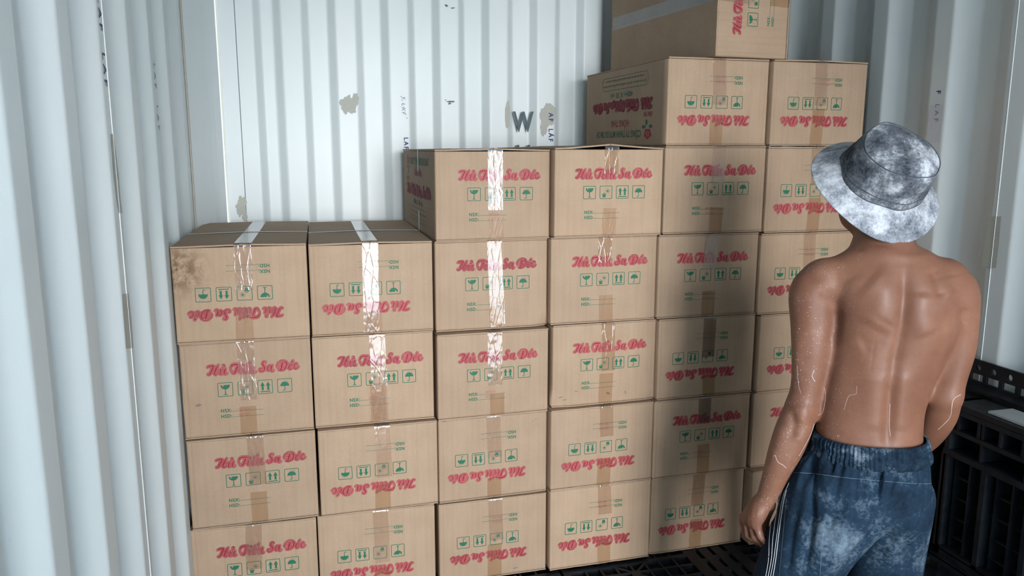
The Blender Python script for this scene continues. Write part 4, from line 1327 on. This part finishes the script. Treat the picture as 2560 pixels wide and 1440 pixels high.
# powder and sweat runs on the skin
bvh = BVHTree.FromPolygons([tuple(p) for p in bodyV], [tuple(int(i) for i in f) for f in bodyF])
def onto(tree, px, py, lift=0.0):
    d = Vector(ray(px, py)).normalized()
    h = tree.ray_cast(Vector(CAM), d)
    if h[0] is None: return None
    return h[0]+h[1]*lift
M_POWDER = ink('white_powder', (0.74, 0.68, 0.66), 0.9)
def run(tree, pts, r, name, m, parent, n=5, step=5, lift=0.0):
    P = []
    if len(pts) > 2: pts = [tuple(q[:2]) for q in spline([(x, y, 0) for x, y in pts], step)]
    for a, b_ in zip(pts, pts[1:]):
        k = max(1, int(math.hypot(b_[0]-a[0], b_[1]-a[1])/step))
        for i in range(k): P.append(onto(tree, a[0]+(b_[0]-a[0])*i/k, a[1]+(b_[1]-a[1])*i/k, lift))
    P.append(onto(tree, *pts[-1], lift))
    P = [p for p in P if p is not None]
    if len(P) < 2: return None
    mb = MB()
    seg = [P[0]]
    for p in P[1:]:
        if (p-seg[-1]).length > 0.03:
            if len(seg) > 1: mb.tube(seg, r, n)
            seg = [p]
        else: seg.append(p)
    if len(seg) > 1: mb.tube(seg, r, n)
    return mb.obj(name, m, parent) if mb.v else None
for pts, r in (([(2036, 925), (2030, 940), (2037, 953)], 0.0016), ([(1993, 915), (1996, 960), (2003, 985)], 0.0007),
               ([(2061, 970), (2064, 990), (2057, 1030), (2045, 1038)], 0.0008), ([(2142, 965), (2140, 985), (2122, 990), (2110, 1025)], 0.0006),
               ([(2402, 986), (2383, 1000), (2376, 1040), (2360, 1060), (2345, 1074)], 0.0016), ([(2225, 1010), (2223, 1060), (2226, 1090)], 0.0011),
               ([(1938, 1138), (1945, 1155), (1958, 1163), (1965, 1170)], 0.0014), ([(2035, 1060), (2025, 1090), (1998, 1140)], 0.0011)):
    run(bvh, pts, r*0.36, 'powder_streak', M_POWDER, person)
# nails of the left hand
for q in ((1922, 1367), (1906, 1364)):
    p = onto(bvh, *q, 0.0006)
    if p is not None:
        mb = MB(); a = Vector(C_R)*0.0032+Vector(-C_U)*0.0018; c_ = Vector(C_U)*0.0026+Vector(C_R)*0.0010
        mb.add([p-a-c_, p+a-c_*0.4, p+a+c_*0.4, p-a+c_], [(0, 1, 2, 3)])
        mb.obj('fingernail', ink('nail', (0.56, 0.36, 0.29)), person)

# ---- hair
hv = MB()
rows_, cols_ = 14, 28
for i in range(rows_+1):
    for j in range(cols_):
        th = PI*0.66*i/rows_; ph = 2*PI*j/cols_
        v = HC+ha*0.02-hd*0.008+ha*math.cos(th)*0.096+(hd*math.cos(ph)*0.097+hs*math.sin(ph)*0.079)*math.sin(th)
        front = max(0, math.cos(ph))*max(0, -math.cos(th)+0.2)
        hv.v.append(tuple(v-hd*front*0.06))
hv.f = [(i*cols_+j, (i+1)*cols_+j, (i+1)*cols_+(j+1) % cols_, i*cols_+(j+1) % cols_) for i in range(rows_) for j in range(cols_)]
hv.m = [0]*len(hv.f); hv.sm = [True]*len(hv.f)
hv.obj('hair', ink('black_hair', (0.012, 0.010, 0.009)), person)

# ---- bucket hat
def dusty(name, dark, mid, light, sc, lo, hi, fine=140, streak=None):
    m, nt, b = mat(name, mid, 0.9, spec=0.15)
    n1 = noise(nt, sc, 6, 0.68); n2 = noise(nt, fine, 4, 0.7); n3 = noise(nt, sc*0.35, 3, 0.5)
    a = N(nt, 'ShaderNodeMath', operation='MULTIPLY_ADD'); a.inputs[1].default_value = 0.40
    nt.links.new(n2.outputs[0], a.inputs[0]); nt.links.new(n1.outputs[0], a.inputs[2])
    a2 = N(nt, 'ShaderNodeMath', operation='MULTIPLY_ADD'); a2.inputs[1].default_value = 0.55
    nt.links.new(n3.outputs[0], a2.inputs[0]); nt.links.new(a.outputs[0], a2.inputs[2])
    a3 = N(nt, 'ShaderNodeMath', operation='MULTIPLY'); a3.inputs[1].default_value = 1/1.95
    nt.links.new(a2.outputs[0], a3.inputs[0])
    r = ramp(nt, a3.outputs[0], [(lo, dark), ((lo+hi)/2, mid), (hi, light)])
    nt.links.new(r.outputs[0], b.inputs['Base Color'])
    bump(nt, b, a.outputs[0], 0.35, 0.002)
    return m
M_HAT = dusty('dusty_dark_felt', (0.026, 0.031, 0.042), (0.12, 0.132, 0.152), (0.43, 0.45, 0.49), 16, 0.41, 0.60, 150)
M_STITCH = ink('dark_stitching', (0.05, 0.055, 0.07), 0.8)
M_BRIM = dusty('powdered_brim', (0.04, 0.047, 0.062), (0.20, 0.215, 0.245), (0.47, 0.49, 0.53), 18, 0.37, 0.57, 170)
hat_a = V_R*0.45+V_U*0.66+V_T*0.60; hat_a /= np.linalg.norm(hat_a)
hx = np.cross(hat_a, np.array([0, 0, 1.0])); hx /= np.linalg.norm(hx); hy = np.cross(hat_a, hx)
HB = PP(2207, 442, 0.022)
rh = random.Random(8)
hp = [rh.uniform(0, 6.28) for _ in range(12)]
def hat_pt(r, h, ph, crown):
    if crown:
        r = r*(1+0.022*math.sin(2*ph+hp[0])+0.012*math.sin(5*ph+hp[1]+h*40)+0.008*math.sin(9*ph+hp[2]-h*60))
        h = h+0.005*math.sin(2*ph+hp[3])+0.003*math.sin(3*ph+hp[4]+r*50)
    else:
        t = (r-0.105)/0.06
        h = h+t*(0.010*math.sin(2*ph+hp[5])+0.006*math.sin(3*ph+hp[6]))
        r = r*(1+0.012*t*math.sin(3*ph+hp[7]))
    return HB+hat_a*h+(hx*math.cos(ph)+hy*math.sin(ph))*r
hat = empty('bucket_hat', tuple(HB)); hat.parent = person
hat.matrix_parent_inverse = Matrix.Identity(4)
def hat_part(name, prof, crown, m):
    mb = MB(); nn = 96
    for r, h in prof:
        for k in range(nn): mb.v.append(tuple(np.array(hat_pt(r, h, 2*PI*k/nn, crown))-HB))
    mb.f = [(i*nn+k, i*nn+(k+1) % nn, (i+1)*nn+(k+1) % nn, (i+1)*nn+k) for i in range(len(prof)-1) for k in range(nn)]
    mb.m = [0]*len(mb.f); mb.sm = [True]*len(mb.f)
    if prof[-1][0] < 0.002:
        pass
    return mb.obj(name, m, hat)
hat_part('crown', [(0.1065, -0.006), (0.1075, 0.0), (0.1060, 0.012), (0.1045, 0.016), (0.1030, 0.020), (0.100, 0.040), (0.0965, 0.062), (0.0925, 0.082), (0.0900, 0.0875), (0.0880, 0.0885), (0.0865, 0.0882), (0.076, 0.0955), (0.055, 0.1035), (0.030, 0.1080), (0.0005, 0.1092)], True, M_HAT)
hat_part('brim', [(0.1045, 0.003), (0.1075, -0.001), (0.116, -0.008), (0.128, -0.0175), (0.140, -0.027), (0.152, -0.036), (0.1600, -0.0405), (0.1612, -0.0425), (0.1600, -0.0440), (0.150, -0.0385), (0.128, -0.0205), (0.1045, -0.003)], False, M_BRIM)
def hat_ring(r, h, crown, rad):
    mb = MB(); pts_ = [tuple(np.array(hat_pt(r, h, 2*PI*k/96, crown))-HB) for k in range(97)]
    mb.tube(pts_, rad, 6)
    return mb
hat_ring(0.0893, 0.0885, True, 0.0011).obj('seam', M_STITCH, hat)
hat_ring(0.1045, 0.0165, True, 0.0010).obj('seam', M_STITCH, hat)
hat_ring(0.1075, -0.0005, True, 0.0012).obj('seam', M_STITCH, hat)

# ---- trousers
M_DENIM = dusty('dusty_blue_cloth', (0.004, 0.009, 0.019), (0.0125, 0.030, 0.054), (0.15, 0.20, 0.25), 7, 0.41, 0.68, 110)
M_BAND = dusty('waistband_cloth', (0.004, 0.009, 0.018), (0.012, 0.028, 0.049), (0.16, 0.205, 0.245), 30, 0.40, 0.64, 160)
M_PIPING = ink('white_piping', (0.62, 0.62, 0.62), 0.8)
tf = Field((1.22, 1.26, 0.02), (2.22, 2.02, 0.95), 0.0052)
tf.loft([section(1300, 1940, 2322, 0.085, 0.01), section(1262, 1940, 2331, 0.112, 0.005), section(1200, 1955, 2330, 0.122), section(1150, 1990, 2326, 0.116), section(1115, 2022, 2319, 0.109), section(1098, 2030, 2314, 0.105)], 0)
kneeL = PP(1990, 1462, -0.03); kneeR = PP(2204, 1455, 0.085)
tf.chain([(PP(2190, 1185, -0.022), 0.098), (PP(2105, 1275, -0.030), 0.104), (PP(2022, 1368, -0.034), 0.107), (kneeL, 0.104)], 0.012)
tf.chain([(PP(2232, 1245, 0.030), 0.099), (PP(2215, 1350, 0.066), 0.100), (kneeR, 0.096)], 0.008)
def down(p, dx, dy, z): return np.array([p[0]+dx, p[1]+dy, z])
ankL = down(kneeL, -0.01, -0.02, 0.10); ankR = down(kneeR, 0.0, 0.03, 0.10)
tf.chain([(kneeL, 0.104), (ankL, 0.082)], 0.02); tf.chain([(kneeR, 0.096), (ankR, 0.080)], 0.012)
trV, trF = tf.mesh()
trV = relax(trV, trF, 2, 0.5)
# pleats below the elastic, then the long folds
ang = np.arctan2((trV-PP(2172, 1150))@MF, (trV-PP(2172, 1150))@MR)
wz0 = PP(2172, 1098)[2]
fade = np.clip((wz0-trV[:, 2])/0.02, 0, 1)*np.exp(-np.clip(wz0-0.02-trV[:, 2], 0, 1)/0.075)
nrm = normals(trV, trF)
plt = 0.0045*np.sin(ang*23+1.3*np.sin(ang*5))+0.003*np.sin(ang*41+2*np.sin(ang*3))
trV = trV+nrm*(plt*fade)[:, None]
trV = press(trV, trF, [
    ([(2318, 1195), (2290, 1225), (2225, 1290), (2160, 1360), (2090, 1440)], 9, 0.010),
    ([(2036, 1125), (2032, 1180), (2028, 1240), (2030, 1300), (2022, 1360), (2014, 1440)], 10, 0.012),
    ([(2010, 1130), (2000, 1190), (1992, 1230)], 9, -0.006), ([(2065, 1120), (2062, 1180), (2070, 1240)], 13, -0.006),
    ([(2085, 1125), (2083, 1160), (2078, 1185)], 5, 0.006), ([(2202, 1138), (2200, 1195), (2192, 1255)], 5, 0.008),
    ([(2250, 1140), (2236, 1200), (2215, 1250)], 6, 0.009), ([(2272, 1142), (2262, 1190)], 5, 0.007), ([(2300, 1142), (2301, 1198)], 5, 0.007),
    ([(2055, 1300), (2052, 1370), (2050, 1440)], 14, -0.006), ([(2130, 1290), (2095, 1360), (2085, 1420)], 20, -0.006),
    ([(2290, 1300), (2265, 1340), (2215, 1390)], 12, -0.008), ([(2262, 1330), (2278, 1400), (2272, 1440)], 9, 0.006), ([(2200, 1330), (2240, 1360), (2290, 1375)], 10, 0.006),
    ([(2110, 1215), (2160, 1230), (2220, 1235)], 16, -0.004), ([(1990, 1280), (1978, 1350), (1968, 1430)], 9, 0.006),
    ([(2120, 1240), (2060, 1330), (2045, 1380)], 12, 0.004)])
tro = to_obj('trousers', trV, trF, M_DENIM, person)
tbvh = BVHTree.FromPolygons([tuple(p) for p in trV], [tuple(int(i) for i in f) for f in trF])
# gathered elastic waistband
wb = MB()
nW = 520
for i, (py, w) in enumerate(((1078, -0.0035), (1080, 0.0005), (1086, 0.0030), (1094, 0.0035), (1101, 0.0010), (1104, 0.0010), (1111, 0.0035), (1120, 0.0040), (1127, 0.0010), (1132, -0.004))):
    f_ = (py-1078)/54
    c0, a0, b0 = section(py+4, 2034-10*f_, 2313+9*f_, 0.103+0.008*f_)
    for k in range(nW):
        ph = 2*PI*k/nW
        g = (0.0016*math.sin(ph*88+2*math.sin(ph*7))+0.0008*math.sin(ph*51+i*0.3))*(0.25 if i in (0, 9) else 1)
        cu, su = math.cos(ph), math.sin(ph)
        ex = 2/2.3
        r_ = (math.copysign(abs(cu)**ex, cu), math.copysign(abs(su)**ex, su))
        tilt = 0.0
        p = c0+MR*r_[0]*(a0+0.0065+w+g)+MF*r_[1]*(b0+0.0065+w+g)
        wb.v.append(tuple(p))
wb.f = [(i*nW+k, (i+1)*nW+k, (i+1)*nW+(k+1) % nW, i*nW+(k+1) % nW) for i in range(9) for k in range(nW)]
wb.m = [0]*len(wb.f); wb.sm = [True]*len(wb.f)
wb.obj('waistband', M_BAND, tro)
for pts in ([(1957, 1202), (1937, 1258), (1925, 1335), (1922, 1397), (1915, 1440)], [(1966, 1202), (1948, 1252), (1934, 1335), (1929, 1397), (1921, 1440)],
            [(1973, 1207), (1956, 1252), (1941, 1351), (1935, 1397), (1927, 1440)], [(1967, 1225), (1960, 1252), (1949, 1324), (1940, 1397), (1933, 1440)]):
    run(tbvh, pts, 0.0009, 'side_piping', M_PIPING, tro, 5, 4, 0.0008)
run(tbvh, [(1985, 1181), (2035, 1184), (2104, 1193), (2197, 1202), (2291, 1209), (2328, 1209)], 0.0006, 'yoke_seam', ink('pale_thread', (0.13, 0.18, 0.23)), tro, 5, 4, 0.0002)
run(tbvh, [(2057, 1310), (2054, 1370), (2050, 1440)], 0.0005, 'leg_seam', ink('pale_thread', (0.12, 0.17, 0.22)), tro, 5, 4, 0.0002)
run(tbvh, [(1966, 1245), (1958, 1330), (1948, 1440)], 0.0008, 'leg_seam', M_STITCH, tro, 5, 4, 0.0002)
# sandals under the trouser hems
for a in (ankL, ankR):
    s = MB()
    c = np.array([a[0], a[1], 0.0])+MF*0.05
    prof = []
    for k in range(28):
        t = 2*PI*k/28
        prof.append((0.130*math.cos(t), 0.046*math.sin(t)*(1+0.15*math.cos(t))))
    vs = [tuple(c+MF*u+MR*v+np.array([0, 0, z])) for z in (0.0005, 0.02, 0.05) for u, v in [(p[0]*(1 if z < 0.03 else 0.86), p[1]*(1 if z < 0.03 else 0.8)) for p in prof]]
    s.add(vs, [(j*28+k, j*28+(k+1) % 28, (j+1)*28+(k+1) % 28, (j+1)*28+k) for j in range(2) for k in range(28)], 0, True)
    s.add(vs[:28], [tuple(range(28))[::-1]]); s.add(vs[-28:], [tuple(range(28))])
    s.obj('sandal', M_PLASTIC, person)
